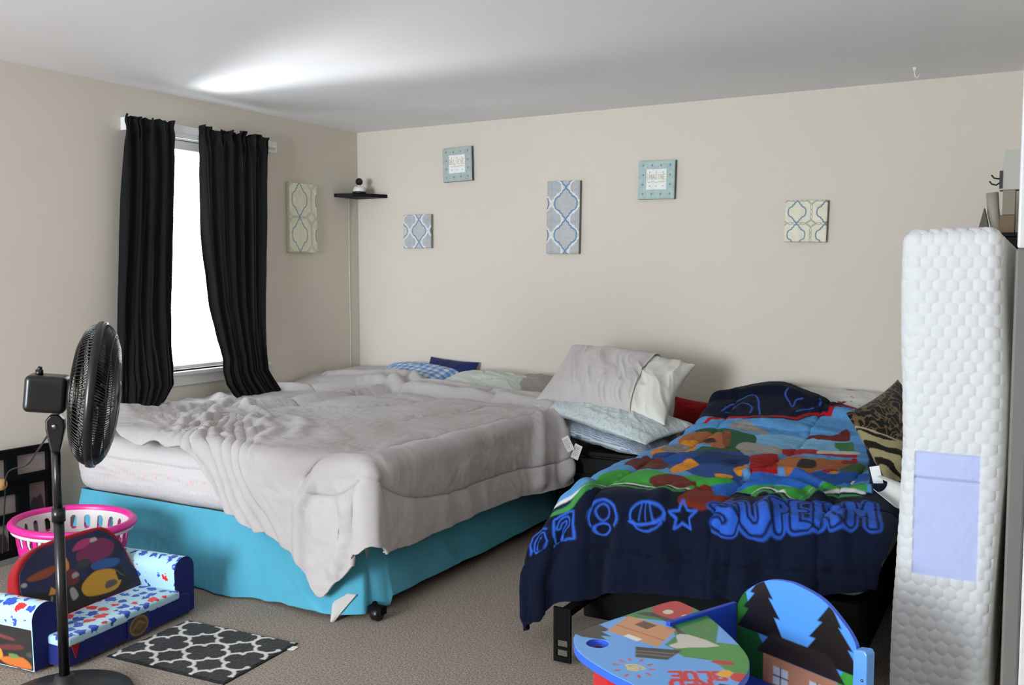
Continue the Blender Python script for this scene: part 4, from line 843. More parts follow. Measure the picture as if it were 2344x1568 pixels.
# stack on the nightstand
pillow('pillow', 'grey cased pillow with its ivory end showing, topmost of the stack on the nightstand', .76, .50, .25, frame((2.37, -.72, .795), (.74, .0, -.075), (.03, .40, .28)), M_PALE, 12, wr=.010, n=130, flat=.5, long=.026, parts=(.47, M_GREYCLOTH2, 'pillowcase'))
pillow('pillow', 'pale blue speckled pillow in the middle of the stack on the nightstand', .78, .50, .145, frame((2.42, -.84, .628), (.76, -.20, -.13), (0.1, 1, .08)), M_ATTR, 15, leaf_art('#bcc6c6', '#8fa6b4', '#a5b5bd', 9, 95), n=150, wr=.009)
pillow('pillow', 'blue striped pillow at the bottom of the stack on the nightstand', .66, .44, .12, frame((2.43, -.86, .524), (.76, -.18, -.09), (0, 1, .03)), M_ATTR, 18, stripe_art, n=150)

# ------------------------------------------------------------------ nightstand and what is on it
ns = empty('nightstand', (2.48, -.64, 0)); tag(ns, 'black nightstand between the two beds, stacked with pillows', 'nightstand')
nx0, nx1, ny0, ny1 = 2.14, 2.82, -1.04, -.20
m = MB(); m.box((nx0, ny0+.02, .04), (nx1, ny1, .44)); m.box((nx0+.03, ny0+.04, 0), (nx1-.03, ny1-.02, .04)); rel(m.build('body', M_DKWOOD, bevel=.004), ns)
m = MB(); m.box((nx0-.01, ny0-.01, .44), (nx1+.01, ny1, .462)); rel(m.build('top', M_DKWOOD, bevel=.004), ns)
for z0, z1 in ((.06, .235), (.25, .425)):
    m = MB(); m.box((nx0+.02, ny0, z0), (nx1-.02, ny0+.02, z1)); dr = rel(m.build('drawer', M_DKWOOD, bevel=.004), ns)
    m = MB(); m.tube([(nx0+.14, ny0-.001, (z0+z1)/2), (nx0+.14, ny0-.02, (z0+z1)/2), (nx1-.14, ny0-.02, (z0+z1)/2), (nx1-.14, ny0-.001, (z0+z1)/2)], .005, 8)
    h_ = m.build('handle', plain('dark_nickel', '#4a4a4a', .35, metal=.8)); h_.parent = dr
for k, (c, dx, dz) in enumerate([('#3b4252', 0, .4625), ('#85857f', .02, .4705)]):
    m = MB(); m.box((-.10, -.13, 0), (.10, .13, .0075), 0, Matrix.Rotation(.2+.15*k, 3, 'Z'), (2.70+dx, -.40, dz))
    tag(m.build('magazine', plain('magazine_cover%d' % k, c, .4), bevel=.001), ['dark blue magazine on the nightstand under the grey one', 'grey magazine lying on the dark blue one on the nightstand'][k], 'magazine')
pillow('cushion', 'small red cushion standing at the wall end of the nightstand, beside the printed comforter', .30, .20, .10, frame((2.685, -.255, .565), (1, .1, -.12), (0, .25, 1)), M_REDC, 22, n=60)

# ------------------------------------------------------------------ small bed
M_KIDSHEET = blob_mat('animal_print_sheet', '#c8c6c2', ['#7c5a2c', '#6b3b34', '#b58a2f', '#4b4640'], scale=11, size=.36, distort=.05, rand=.7, dens=.75, bscale=26)
tx0, tx1, ty1, ty0 = 2.93, 3.965, -2.35, -.06
V, F = rbox(tx1-tx0, ty0-ty1, .25, .08, (60, 60, 16), lambda P, N: .006*fbm(P[..., 0]*5+3, P[..., 1]*5+P[..., 2]*6, 71)+.006)
tm = raw_obj('mattress', V, F, M_KIDSHEET); tm.location = ((tx0+tx1)/2, (ty0+ty1)/2, .445); tag(tm, 'mattress in a brown and yellow printed white sheet under the navy comforter', 'mattress')
tf = empty('bedstead', (3.45, -1.2, 0)); tag(tf, 'black metal bedstead with a slotted end bracket under the navy printed comforter', 'bedstead')
m = MB(); m.box((tx0+.01, ty1-.03, .10), (tx1-.02, ty0-.03, .318)); rel(m.build('platform', M_BLACKM, bevel=.01), tf)
m = MB(); m.box((2.945, -2.60, .17), (2.985, -2.30, .195)); rel(m.build('side_rail', M_BLACKM, bevel=.002), tf)
m = MB()
for q in [((2.93, -2.61, .01), (2.944, -2.60, .21)), ((2.985, -2.61, .01), (2.999, -2.60, .21)), ((2.944, -2.61, .01), (2.985, -2.60, .03)), ((2.944, -2.61, .055), (2.985, -2.60, .065)), ((2.944, -2.61, .09), (2.985, -2.60, .21))]: m.box(*q)
rel(m.build('end_bracket', M_BLACKM, bevel=.001), tf)
for x, y in [(3.12, -2.58), (3.82, -2.3), (3.02, -.4), (3.85, -.4)]:
    m = MB(); m.tube([(x, y, .02), (x, y, .17)], .018, 12); m.lathe([(0, 0), (.040, 0), (.040, .012), (.026, .028), (0, .028)], 20, M=Matrix.Translation((x, y, 0))); rel(m.build('leg', M_BLACK), tf)
S, T, P = print_comforter_sheet()
A = Art(S, T, '#10172a', .003)
for kind, c, sm, wd, pts in PRINT:
    if kind == 'f': A.fill(pts, c, sm)
    else: A.line(pts, wd, c, smooth=sm)
# lettering SUPER M and the start of a covered letter
def glyph_map(ch, sa, sb):
    out = []
    for st in GLYPH[ch]:
        q = []
        for px, py in st:
            s0 = sa+(sb-sa)*px; tb_ = np.interp(s0, [3.45, 3.65, 3.8, 3.97], [-2.462, -2.438, -2.40, -2.375]); h0 = np.interp(s0, [3.45, 3.55, 3.65, 3.72, 3.82, 3.9, 3.97], [.115, .105, .095, .15, .215, .26, .28])
            q.append((s0-.045*py, tb_+h0*py))
        out.append(q)
    return out
LET = [('S', 3.475, 3.545), ('U', 3.575, 3.655), ('P', 3.680, 3.710), ('E', 3.735, 3.775), ('R', 3.805, 3.865), ('M', 3.90, 3.97)]
for wd, c in ((.058, '#2a56b8'), (.040, '#10162a'), (.024, '#2f5fc8')):
    for ch, sa, sb in LET:
        for st in glyph_map(ch, sa, sb): A.line(st, wd, c)
A.C *= .80  # whole print darkened, the weaker light on this bed put into its colours
A.C *= (1+.10*fbm(S*60, T*60, 93))[..., None]
pc = grid_obj('comforter', P, M_PRINT, col=A.C, solid=.012); tag(pc, 'navy comforter with a bright picture and SUPER M lettering on the small bed', 'comforter')
pillow('pillow', 'white printed pillow against the wall at the head of the small bed', .72, .38, .14, frame((3.50, -.20, .66), (1, 0, -.01), (0, .75, .35)), M_KIDSHEET, 25, n=70)
def leo_art(X, Y, u, v):
    c = np.empty(X.shape+(3,)); c[...] = lin('#5d4a33'); wx = X+.012*vnoise(X*25, Y*25, 3); wy = Y+.012*vnoise(X*25, Y*25, 4)
    cell = np.abs(vnoise(wx*70, wy*70, 6)); c[cell > .34] = lin('#16110d'); c[(cell > .08) & (cell <= .12)] = lin('#7a6345')
    z = (u*.9+v*.7 < -.42)
    st = np.sin(Y*85+X*70+5*vnoise(X*14, Y*14, 8)); c[z] = lin('#8f8460'); c[z & (st > .15)] = lin('#1a1510')
    e = np.exp(-((u*.9+v*.7+.42)/.014)**2); c = c*(1-e[..., None])+np.array(lin('#a89f84'))*e[..., None]; return c
lp = pillow('pillow', 'dark leopard and zebra print pillow propped between the small bed and the standing mattress', .42, .42, .15, frame((3.945, -1.50, .725), (.30, .80, .22), (-.44, .05, .80)), M_ATTR, 28, leo_art, n=170)
m = MB(); m.box((-.018, 0, -.04), (.018, .0015, .04), 0, Matrix.Rotation(-.25, 3, 'Y'), (3.90, -1.80, .63)); m.build('care_tag', M_WHITEP).parent = lp
lp.children[0].matrix_parent_inverse = lp.matrix_basis.inverted()
u, v = np.meshgrid(np.linspace(0, 1, 30), np.linspace(0, 1, 40), indexing='ij')
an = v*4.6+.6; rr_ = .028+.004*v+.012*u; ax = Vector((.62, -.70, -.12)).normalized(); P = np.zeros(u.shape+(3,))
b1 = ax.cross(Vector((0, 0, 1))).normalized(); b2 = ax.cross(b1)
for i in range(3): P[..., i] = [3.945, -2.05, .655][i]+ax[i]*u*.13+(b1[i]*np.cos(an)+b2[i]*np.sin(an))*rr_
tag(grid_obj('paper_roll', P, plain('white_paper', '#c6c6c3', .8), solid=.0008), 'curled white paper label lying at the right edge of the small bed', 'paper')

# ------------------------------------------------------------------ mattress standing on its side
def hexb(a, b, s):
    r = s*.8660254; out = np.full(a.shape, 9.)
    for oa, ob in ((0, 0), (s/2, r)):
        da = (a-oa+s/2) % s-s/2; db = (b-ob+r) % (2*r)-r; out = np.minimum(out, np.hypot(da, db))
    return np.sqrt(np.clip(1-(out/(s*.56))**2, 0, 1))
MW, ML, MH = .268, 2.0, 1.515; HS = .0345
def lab(a, b): return sstep(0, .004, np.minimum(np.minimum(a+.088, .088-a), np.minimum(b+.255, .115-b)))
def md(P, N):
    f = np.clip(-N[..., 1], 0, 1)**.5*(P[..., 1] < 0); a, b = P[..., 0], P[..., 2]
    L_ = lab(a, b)
    bump = hexb(a+.003*vnoise(a*9, b*3, 4), b*.90, HS)*.0065*(1-.8*L_)
    tp = hexb(P[..., 0], P[..., 1], HS)*.005*np.clip(N[..., 2], 0, 1)
    sag = .010*np.sin(b*5+1)*np.sign(a)*np.clip(np.abs(N[..., 0]), 0, 1)+.006*fbm(a*4, b*3, 81)
    seam = -.006*np.exp(-((b-.035)/.004)**2)*L_
    return f*(bump+seam)+tp+sag+.010*f*(1-(a/.134)**2)
V, F = rbox(MW, ML, MH, .045, (80, 60, 470), md, 16)
c_ = np.empty((len(V), 3)); c_[:] = lin('#c6cacc'); L_ = lab(V[:, 0], V[:, 2])*(V[:, 1] < -.9); c_ = c_*(1-L_[:, None])+np.array(lin('#a9b4da'))*L_[:, None]
sm_ = np.exp(-((V[:, 2]-.035)/.002)**2)*L_; c_ = c_*(1-.3*sm_[:, None])
sx, sy_, sz_ = 4.203, -2.60+ML/2, MH/2+.012
def bubble_mat():
    t = NT('white_quilted_knit'); n = t.noise(500, 3)
    v = t.add('ShaderNodeTexVoronoi', feature='SMOOTH_F1'); v.inputs['Scale'].default_value = 30; v.inputs['Randomness'].default_value = .1; t.l.new(t.coord(), v.inputs['Vector'])
    return t.out(t.add('ShaderNodeAttribute', attribute_name='Col').outputs['Color'], .8, t.bump(n.outputs[0], .0006, .6), sheen=.2, spec=.25)
sm = raw_obj('mattress', V, F, bubble_mat(), col=c_); sm.location = (sx, sy_, sz_)
tag(sm, 'white bubble quilted mattress standing on its side at the right, pale lavender label panel', 'mattress')

# ------------------------------------------------------------------ cabinet in the far right corner with things on it
cb = empty('tall_cabinet', (4.27, -.28, 0)); tag(cb, 'tall dark cabinet hidden behind the standing mattress in the right corner', 'cabinet')
m = MB(); m.box((4.11, -.52, 0), (4.44, -.02, 1.575)); rel(m.build('body', M_DKWOOD, bevel=.004), cb)
m = MB(); m.box((4.10, -.53, 1.575), (4.445, -.015, 1.595)); rel(m.build('top', M_DKWOOD, bevel=.003), cb)
for x0, x1 in ((4.115, 4.273), (4.277, 4.435)):
    m = MB(); m.box((x0, -.535, .05), (x1, -.52, 1.56)); d_ = rel(m.build('door', M_DKWOOD, bevel=.003), cb)
M_BROWN = plain('brown_cardboard', '#7a6550', .8); M_CREAM = plain('cream_card', '#a39c8e', .7)
tag(MB().box((4.235, -.38, 1.5955), (4.30, -.22, 1.685)).build('small_box', M_BROWN, bevel=.003), 'lowest small brown box in the pile above the standing mattress', 'box')
tag(MB().box((4.245, -.37, 1.686), (4.30, -.23, 1.807)).build('small_box', plain('dull_brown_card', '#8d8474', .7), bevel=.003), 'dull brown box standing on the small brown box, under the white lamp shade', 'box')
m = MB(); m.prism([(-.035, 0), (.06, 0), (.06, .19), (-.012, .19)], -.06, .06, M=frame((4.262, -.30, 1.808), (1, 0, 0), (0, 0, 1)))
wb = m.build('lamp_shade', plain('white_shade', '#bcbdb6', .7), bevel=.003); tag(wb, 'boxy white lamp shade on top of the pile in the right corner', 'lamp shade')
m = MB(); m.tube([(4.238, -.362, 1.87), (4.225, -.365, 1.862), (4.205, -.366, 1.866), (4.192, -.366, 1.882)], .004, 6); m.tube([(4.238, -.362, 1.85), (4.215, -.365, 1.832), (4.195, -.366, 1.838), (4.185, -.366, 1.852)], .004, 6); m.box((4.228, -.372, 1.815), (4.240, -.358, 1.90)); m.build('bracket', M_BLACK, wb)
m = MB(); m.tube([(4.228, -.31, 1.598), (4.205, -.31, 1.70), (4.196, -.31, 1.80)], [.024, .027, .028], 20)
tag(m.build('paper_tube', M_CREAM), 'cream cardboard tube leaning beside the boxes above the standing mattress', 'tube')
m = MB(); m.prism([(0, 0), (.055, 0), (.045, .07), (.03, .13)], -.05, .05, M=frame((4.135, -.30, 1.596), (1, 0, 0), (0, 0, 1)))
tag(m.build('paper_stand', plain('grey_card', '#5d5850', .7), bevel=.002), 'small dark grey wedge left of the cream tube in the right corner', 'stand')
# ------------------------------------------------------------------ standing fan
fx, fy = 1.650, -3.655
fan = empty('standing_fan', (fx, fy, 0)); tag(fan, 'black standing pedestal fan in front of the large bed at left', 'fan')
m = MB(); m.lathe([(0, 0), (.208, 0), (.213, .006), (.208, .014), (.15, .030), (.06, .048), (.034, .062), (.030, .085), (0, .085)], 56); m.build('base', plain('fan_base_black', '#131314', .5), fan)
m = MB(); m.tube([(0, 0, .05), (0, 0, .62)], .0165, 20); m.tube([(0, 0, .60), (0, 0, .645)], .021, 20); m.build('lower_pole', M_BLACK, fan)
m = MB(); m.tube([(0, 0, .60), (0, 0, .86)], .0125, 18); m.build('upper_pole', M_BLACK, fan)
ax_ = Vector((.68, .73, -.105)).normalized(); u_ = Vector((0, 0, 1)); u_ = (u_-ax_*u_.dot(ax_)).normalized(); s_ = u_.cross(ax_)
def FM(o): # local z = fan axis, local x = side, local y = up
    mm = Matrix.Identity(4)
    for i in range(3): mm[i][0], mm[i][1], mm[i][2], mm[i][3] = s_[i], u_[i], ax_[i], o[i]
    return mm
ctr = Vector((.088, .094, 1.012))
Mf = FM(ctr)
side2 = Vector((ax_.y, -ax_.x, 0)).normalized()
m = MB(); m.prism([(-.027, .0), (-.014, -.075), (.014, -.075), (.030, .0), (.028, .03), (.012, .048), (-.012, .048), (-.027, .03)], -.022, .022, M=frame((0, 0, .905), Vector((ax_.x, ax_.y, 0)), (0, 0, 1)))
m.build('neck', M_BLACK, fan, bevel=.006, seg=3)
m = MB(); m.lathe([(0, 0), (.010, 0), (.009, .006), (0, .007)], 20, M=frame(Vector((0, 0, .915))+side2*.022, (0, 0, 1), Vector((ax_.x, ax_.y, 0)))); nb = m.build('tilt_screw', plain('steel', '#b9b9b9', .25, metal=1), fan)
# motor housing
V, F = rbox(.118, .118, .125, .018, (10, 10, 10)); mo = raw_obj('motor_housing', V, F, M_BLACK, fan)
mo.matrix_local = FM(Vector((0, 0, 1.018))+ax_*(-.020)+Vector((0, 0, .002)))
m = MB(); m.tube([(-.028, -.030, 1.078), (-.028, -.030, 1.098)], .012, 14); m.tube([(-.028, -.030, 1.096), (-.025, -.027, 1.108)], [.009, .006], 14); m.build('oscillation_knob', M_BLACK, fan)
R0 = .232
def bowl(sgn, depth, nw, r_in, rw):
    mm = MB()
    for k in range(nw):
        a = 2*PI*k/nw; pts = []
        for j in range(11):
            t = j/10; an = t*PI/2
            r = r_in+(R0-r_in)*math.sin(an)**.8 if sgn > 0 else r_in+(R0-r_in)*math.sin(an)**.75
            z = depth*(math.cos(an)**.9)
            tw = (.22 if sgn > 0 else -.10)*(1-t)
            pts.append(Mf @ Vector((r*math.cos(a+tw), r*math.sin(a+tw), sgn*z)))
        mm.tube(pts, rw, 4, cap=False)
    for rr2 in (.35, .6, .82):
        r = r_in+(R0-r_in)*rr2; z = None
        t = math.asin(min(1, rr2**(1/.8 if sgn > 0 else 1/.75))); z = depth*math.cos(t)**.9
        mm.tube([Mf @ Vector((r*math.cos(2*PI*k/64), r*math.sin(2*PI*k/64), sgn*z)) for k in range(64)], rw*1.2, 5, closed=True)
    return mm
bowl(1, .064, 150, .045, .0017).build('front_grille', M_WIRE, fan)
bowl(-1, .074, 110, .06, .0018).build('rear_grille', M_WIRE, fan)
m = MB()
prof = [(R0-.004, -.014), (R0+.006, -.012), (R0+.008, .0), (R0+.006, .012), (R0-.004, .014), (R0-.006, 0), (R0-.004, -.014)]
m.lathe(prof, 96, M=Mf); m.build('grille_ring', M_BLACK, fan)
m = MB(); m.lathe([(0, .072), (.03, .071), (.046, .067), (.050, .058), (0, .054)], 32, M=Mf); m.build('center_cap', M_BLACK, fan)
for kb in range(5):
    nu_, nv_ = 14, 12; U, V_ = np.meshgrid(np.linspace(0, 1, nu_), np.linspace(-1, 1, nv_), indexing='ij')
    r = .035+U*.165; wd = .12+.42*np.sin(np.clip(U*1.15, 0, 1)*PI*.62); a = 2*PI*kb/5+V_*wd+.3*U
    Z = -.012-.022*V_*(1-.3*U)
    L = np.stack([r*np.cos(a), r*np.sin(a), Z, np.ones_like(Z)], -1)@np.array(Mf).T
    grid_obj('blade', L[..., :3].copy(), plain('fan_blade_black', '#0d0d0e', .3) if kb == 0 else bpy.data.materials['fan_blade_black'], fan, solid=.002)
m = MB(); m.lathe([(0, -.035), (.034, -.034), (.036, .0), (.030, .020), (0, .026)], 28, M=Mf); m.build('hub', M_BLACK, fan)
pts = [(-.012, -.02, .885), (-.20, .10, .84), (-.55, .30, .73), (-.95, .52, .60), (-1.45, .75, .47), (-1.56, .80, .30), (-1.60, .80, .015)]
m = MB(); m.tube([tuple(map(float, q)) for q in smooth_pts(pts, 8, False)], .0035, 8); m.build('power_cord', plain('dark_grey_cord', '#2c2c2e', .35), fan)

# ------------------------------------------------------------------ lattice photo panel by the left wall
lt = empty('photo_frame_panel', (.05, -2.95, 0)); tag(lt, 'black lattice photo frame panel standing against the left wall behind the pink basket', 'picture frame')
px_ = .05; Y0, Y1 = -3.45, -2.585; Z1 = .552
opens = [(-2.765, -2.602, .418, .517), (-2.985, -2.820, .365, .510), (-2.708, -2.610, .205, .367), (-2.935, -2.768, .235, .332), (-2.765, -2.61, .06, .165), (-2.935, -2.81, .05, .19),
         (-3.17, -3.03, .418, .517), (-3.14, -3.00, .205, .332), (-3.36, -3.21, .30, .50), (-3.36, -3.19, .08, .26), (-3.14, -2.99, .06, .165)]
ys = sorted({Y0, Y1, *[a for o in opens for a in o[:2]]}); zs = sorted({0.0, Z1, *[a for o in opens for a in o[2:]]})
m = MB()
for i in range(len(ys)-1):
    for j in range(len(zs)-1):
        cy, cz = (ys[i]+ys[i+1])/2, (zs[j]+zs[j+1])/2
        if not any(o[0] < cy < o[1] and o[2] < cz < o[3] for o in opens): m.box((px_-.013, ys[i], zs[j]), (px_+.013, ys[i+1], zs[j+1]))
rel(m.build('lattice', M_BLACKM), lt)
m = MB(); m.box((px_+.013, Y0, .0), (px_+.05, Y1-.02, .02)); rel(m.build('foot_ledge', plain('grey_ledge', '#77756f', .6)), lt)
for k, o in enumerate(opens):
    U, V_ = np.meshgrid(np.linspace(o[0], o[1], 60), np.linspace(o[2], o[3], 60), indexing='ij')
    A = Art(U, V_, ['#8f827c', '#8a7f78', '#7c615c', '#80706a', '#6d5a58'][k % 5], .004)
    n = fbm(U*14, V_*14, 90+k); A.C *= (1+.25*n)[..., None]
    if k % 3 == 2: A.fill([(o[0]+.01, o[2]), (o[0]+.03, (o[2]+o[3])/2), (o[0]+.05, o[2]+.08), (o[1]-.02, o[2]+.09), (o[1]-.01, o[2])], '#3a2629', 3)
    P = np.stack([np.full(U.shape, px_-.009), U, V_], -1); rel(grid_obj('photo', P, M_CANVAS, col=A.C, solid=.002), lt)
m = MB(); m.lathe([(0, 0), (.012, 0), (.012, .02), (.026, .028), (.029, .042), (.022, .054), (0, .058)], 24, M=frame((px_+.013, -2.875, .40), (0, 1, 0), (0, 0, 1)))
rel(m.build('knob', plain('tan_wood', '#b98d52', .5)), lt)

# ------------------------------------------------------------------ laundry basket
bk = empty('laundry_basket', (.785, -3.00, 0)); bk.rotation_euler = (0, math.radians(2.5), math.radians(20)); bk.location.z = .008
tag(bk, 'bright pink plastic laundry basket behind the kids sofa', 'basket')
M_PINK = plain('pink_plastic', '#d61f8c', .35, var=.03); M_BWHITE = plain('white_basket_plastic', '#cfcdcb', .45)
def bk_wall(r_off, z0, z1, holes, name, mat, n=330, nz=46, th=.0035, ox=1.06):
    a = np.linspace(0, 2*PI, n, endpoint=False); z = np.linspace(z0, z1, nz)
    Aa, Z = np.meshgrid(a, z, indexing='ij'); r = .165+.058*(Z/.34)**.9+r_off
    P = np.stack([r*np.cos(Aa)*ox, r*np.sin(Aa), Z], -1)
    idx = np.arange(n*nz).reshape(n, nz); nxt = np.roll(idx, -1, 0)
    ac = Aa+PI/n; zc = Z+(z1-z0)/nz/2; keep = np.ones((n, nz), bool); keep[:, -1] = False
    for (k_, cz, hw, hh_, off) in holes:
        d = ((ac-off+PI/k_) % (2*PI/k_))-PI/k_; q = (np.abs(d)/hw)**2.5+(np.abs(zc-cz)/hh_)**3; keep &= q > 1
    I, J = np.nonzero(keep); F = np.stack([idx[I, J], nxt[I, J], nxt[I, J+1], idx[I, J+1]], -1)
    o = raw_obj(name, P.reshape(-1, 3), F, mat, bk, weld=False); md_ = o.modifiers.new('thick', 'SOLIDIFY'); md_.thickness = th; md_.offset = 0; return o
bk_wall(0, .235, .325, [(24, .283, .085, .033, 0)], 'upper_band', M_PINK)
bk_wall(-.006, .225, .325, [(24, .272, .060, .030, .035)], 'liner', M_BWHITE)
bk_wall(0, .006, .235, [(24, .165, .085, .05, 0), (24, .06, .085, .036, 0)], 'lower_wall', M_PINK)
m = MB(); prof = [(.215, .318), (.240, .318), (.246, .324), (.246, .334), (.236, .345), (.220, .345), (.213, .338), (.215, .318)]
m.lathe(prof, 96, M=Matrix.Diagonal((1.06, 1, 1, 1))); m.build('rim', M_PINK, bk)
m = MB(); m.lathe([(.226, .300), (.233, .302), (.235, .314), (.226, .316), (.226, .300)], 96, M=Matrix.Diagonal((1.06, 1, 1, 1))); m.build('rim_band', M_BWHITE, bk)
m = MB(); m.lathe([(0, .0), (.165, .0), (.168, .008), (0, .008)], 64, M=Matrix.Diagonal((1.06, 1, 1, 1))); m.build('bottom', M_PINK, bk)

# ------------------------------------------------------------------ kids sofa
M_SOFA = blob_mat('sofa_print', '#a9cfdd', ['#274bb0', '#d0262e', '#274bb0', '#274bb0'], scale=19, size=.43, distort=.024, rand=.35, bscale=40)
M_SOFAB = fabric('royal_blue_cloth', '#141f63', wr=.001); M_REDTRIM = fabric('red_piping_cloth', '#8c0f18')
ks = empty('kids_sofa', (1.465, -3.505, .009)); tag(ks, 'small blue foam kids sofa with a red and blue blob print, beside the black rug', 'sofa')
fr = frame((0, 0, 0), (-.105, .9945, 0), (-.9945, -.105, 0)); ks.matrix_world = Matrix.Translation((1.462, -3.512, .009)) @ fr      # local x along the front, y to the back, z = up
SW, SD = .64, .40
flipz = Matrix.Diagonal((1, 1, -1, 1))
# local z of frame() is x cross y; here x=(+Y), y=(-X) gives +Z
def sbox(nm, a, b, mat, r=.02, n=(30, 20, 12), disp=None, par=ks):
    V, F = rbox(b[0]-a[0], b[1]-a[1], b[2]-a[2], r, n, disp); V = V+np.array([(a[i]+b[i])/2 for i in range(3)]); return raw_obj(nm, V, F, mat, par)
sbox('base', (.0, -.0, 0), (SW-.02, .36, .085), M_SOFAB, .014)
sbox('seat', (.0, -.004, .075), (SW-.08, .30, .112), M_SOFA, .012, disp=lambda P, N: .003*fbm(P[..., 0]*9, P[..., 1]*9, 33))
def arm(x0, x1, nm, y0):
    prof = []; w_ = x1-x0; hz = .235
    for k in range(25):
        a = PI*k/24; prof.append(((x0+x1)/2+w_/2*1.08*math.cos(a), hz-.055+.055*math.sin(a)))
    prof = [(x1, .0)]+prof+[(x0, .0)]
    mm = MB(); n = len(prof); ny_ = 10; vs = []; 
    for j in range(ny_):
        y = y0+(.40-y0)*j/(ny_-1)
        for x, z in prof: vs.append((x, y, z))
    fs = [(j*n+k, (j+1)*n+k, (j+1)*n+k+1, j*n+k+1) for j in range(ny_-1) for k in range(n-1)]
    mm.add(vs, fs, 0, True); mm.add([vs[k] for k in range(n)], [tuple(range(n))], 1); mm.add([vs[(ny_-1)*n+k] for k in range(n)], [tuple(range(n-1, -1, -1))], 1)
    return mm.build(nm, [M_SOFA, M_SOFAB], ks)
arm(SW-.085, SW+.02, 'armrest', .02); arm(-.06, .045, 'armrest', .09)
# picture patches on the outer side and front
def patch(nm, P, painter, base, par):
    U, V_ = P[0], P[1]; A = Art(U, V_, base, .003); painter(A); return grid_obj(nm, P[2], M_CANVAS, par, A.C, solid=.001)
U, V_ = np.meshgrid(np.linspace(.095, .395, 150), np.linspace(.005, .15, 70), indexing='ij')
def side_pic(A):
    n = fbm(A.X*30, A.Y*30, 77); A.C *= (1+.4*n)[..., None]
    A.fill([(.26, .02), (.36, .02), (.37, .06), (.32, .085), (.26, .07), (.24, .04)], '#b8821f', 4); A.fill([(.10, .01), (.22, .01), (.25, .03), (.14, .045)], '#b8601c', 4)
    A.fill([(.14, .075), (.24, .06), (.25, .075), (.15, .09)], '#5b1d22', 2); A.fill([(.05, .06), (.11, .05), (.12, .065), (.07, .075)], '#3a3a38', 3); A.fill([(.16, .04), (.20, .035), (.21, .05), (.17, .052)], '#5c7a3c', 2)
    A.fill([(.19, .10), (.36, .11), (.36, .12), (.2, .112)], '#6d2a2c', 2); A.fill([(.27, .085), (.34, .09), (.33, .098), (.27, .094)], '#8d8886', 2)
patch('side_picture', (U, V_, np.stack([np.full(U.shape, -.0635), U, V_], -1)), side_pic, '#1b1513', ks)
U, V_ = np.meshgrid(np.linspace(-.055, .055, 70), np.linspace(-.045, .045, 60), indexing='ij')
def emb(A):
    A.oval(0, 0, .045, .040, '#5c4a22'); A.oval(0, 0, .045, .040, '#8a6d2c', wd=.006); A.oval(0, 0, .030, .026, '#2a2f4a', wd=.004); A.line([(-.03, -.01), (0, .02), (.03, 0)], .006, '#8a6d2c'); A.oval(0, 0, .014, .012, '#7c6026', wd=.004)
patch('round_emblem', (U, V_, np.stack([.33+U, np.full(U.shape, -.0065), .046+V_*.9], -1)), emb, '#141f63', ks)
m = MB(); m.prism([(.0, .0), (.045, .0), (.03, -.055), (.022, -.07), (.016, -.05)], 0, .003, M=frame((.012, -.001, .098), (1, 0, 0), (0, 0, 1))); m.build('corner_flap', M_REDTRIM, ks)
# backrest board with rounded top, red edge, picture front
bw0, bw1, bh = .015, SW-.10, .285
outl = [(bw0, 0), (bw1, 0), (bw1+.01, .10), (bw1-.005, .20), (bw1-.05, .268), (bw1-.12, .285), (bw0+.20, .285), (bw0+.09, .262), (bw0+.02, .20), (bw0-.005, .10)]
out_s = smooth_pts(outl, 5)
Mb = frame((0, .20, .112), (1, 0, .0), (0, .42, .9))     # local z points to the front
back = MB(); back.prism(out_s, -.055, 0.0, M=Mb); bo = back.build('backrest', [M_REDTRIM], ks, bevel=.012, seg=3)
nx_, nz_ = 260, 150
U, V_ = np.meshgrid(np.linspace(0, 1, nx_), np.linspace(0, 1, nz_), indexing='ij')
cx = (bw0+bw1)/2
# map the unit square inside the outline, row by row
ring = np.array(out_s)
def row_lim(y):
    xs_ = []
    for i in range(len(ring)):
        a, b = ring[i], ring[(i+1) % len(ring)]
        if (a[1]-y)*(b[1]-y) <= 0 and abs(a[1]-b[1]) > 1e-9: xs_.append(a[0]+(b[0]-a[0])*(y-a[1])/(b[1]-a[1]))
    return (min(xs_), max(xs_)) if xs_ else (cx, cx)
yy = .004+V_[0]*(bh-.020); lim = np.array([row_lim(y) for y in yy]); ins = np.interp(yy, [0, .2, bh], [.014, .016, .045])
XX = (lim[:, 0]+ins)[None, :]+U*(lim[:, 1]-lim[:, 0]-2*ins)[None, :]; YY = np.broadcast_to(yy, XX.shape)
A = Art(XX, YY, '#171b3f', .003)
def sp(x, y): return (x, y)
n = fbm(XX*22, YY*22, 88); A.C *= (1+.5*n)[..., None]
A.fill([(.02, .01), (.50, .01), (.50, .06), (.30, .10), (.18, .09), (.02, .12)], '#17110f', 3)
A.fill([(.31, .16), (.38, .15), (.46, .16), (.49, .20), (.44, .235), (.36, .225), (.30, .20)], '#6e1f4e', 4); A.fill([(.29, .22), (.36, .22), (.40, .245), (.34, .25)], '#9b2d62', 4)
A.fill([(.30, .03), (.42, .02), (.47, .06), (.44, .10), (.36, .115), (.29, .09), (.27, .06)], '#b5851f', 5); A.fill([(.38, .035), (.44, .04), (.43, .06), (.39, .06)], '#4c4a44', 3)
A.fill([(.36, .12), (.46, .11), (.49, .13), (.42, .15), (.35, .145)], '#23508a', 4); A.fill([(.45, .05), (.485, .055), (.488, .10), (.455, .105)], '#101012', 2); A.line([(.458, .09), (.47, .07), (.484, .06)], .004, '#5a5c60')
A.fill([(.08, .16), (.15, .155), (.20, .175), (.19, .19), (.12, .185), (.07, .175)], '#7d3a20', 4); A.oval(.05, .155, .012, .008, '#9a9690')
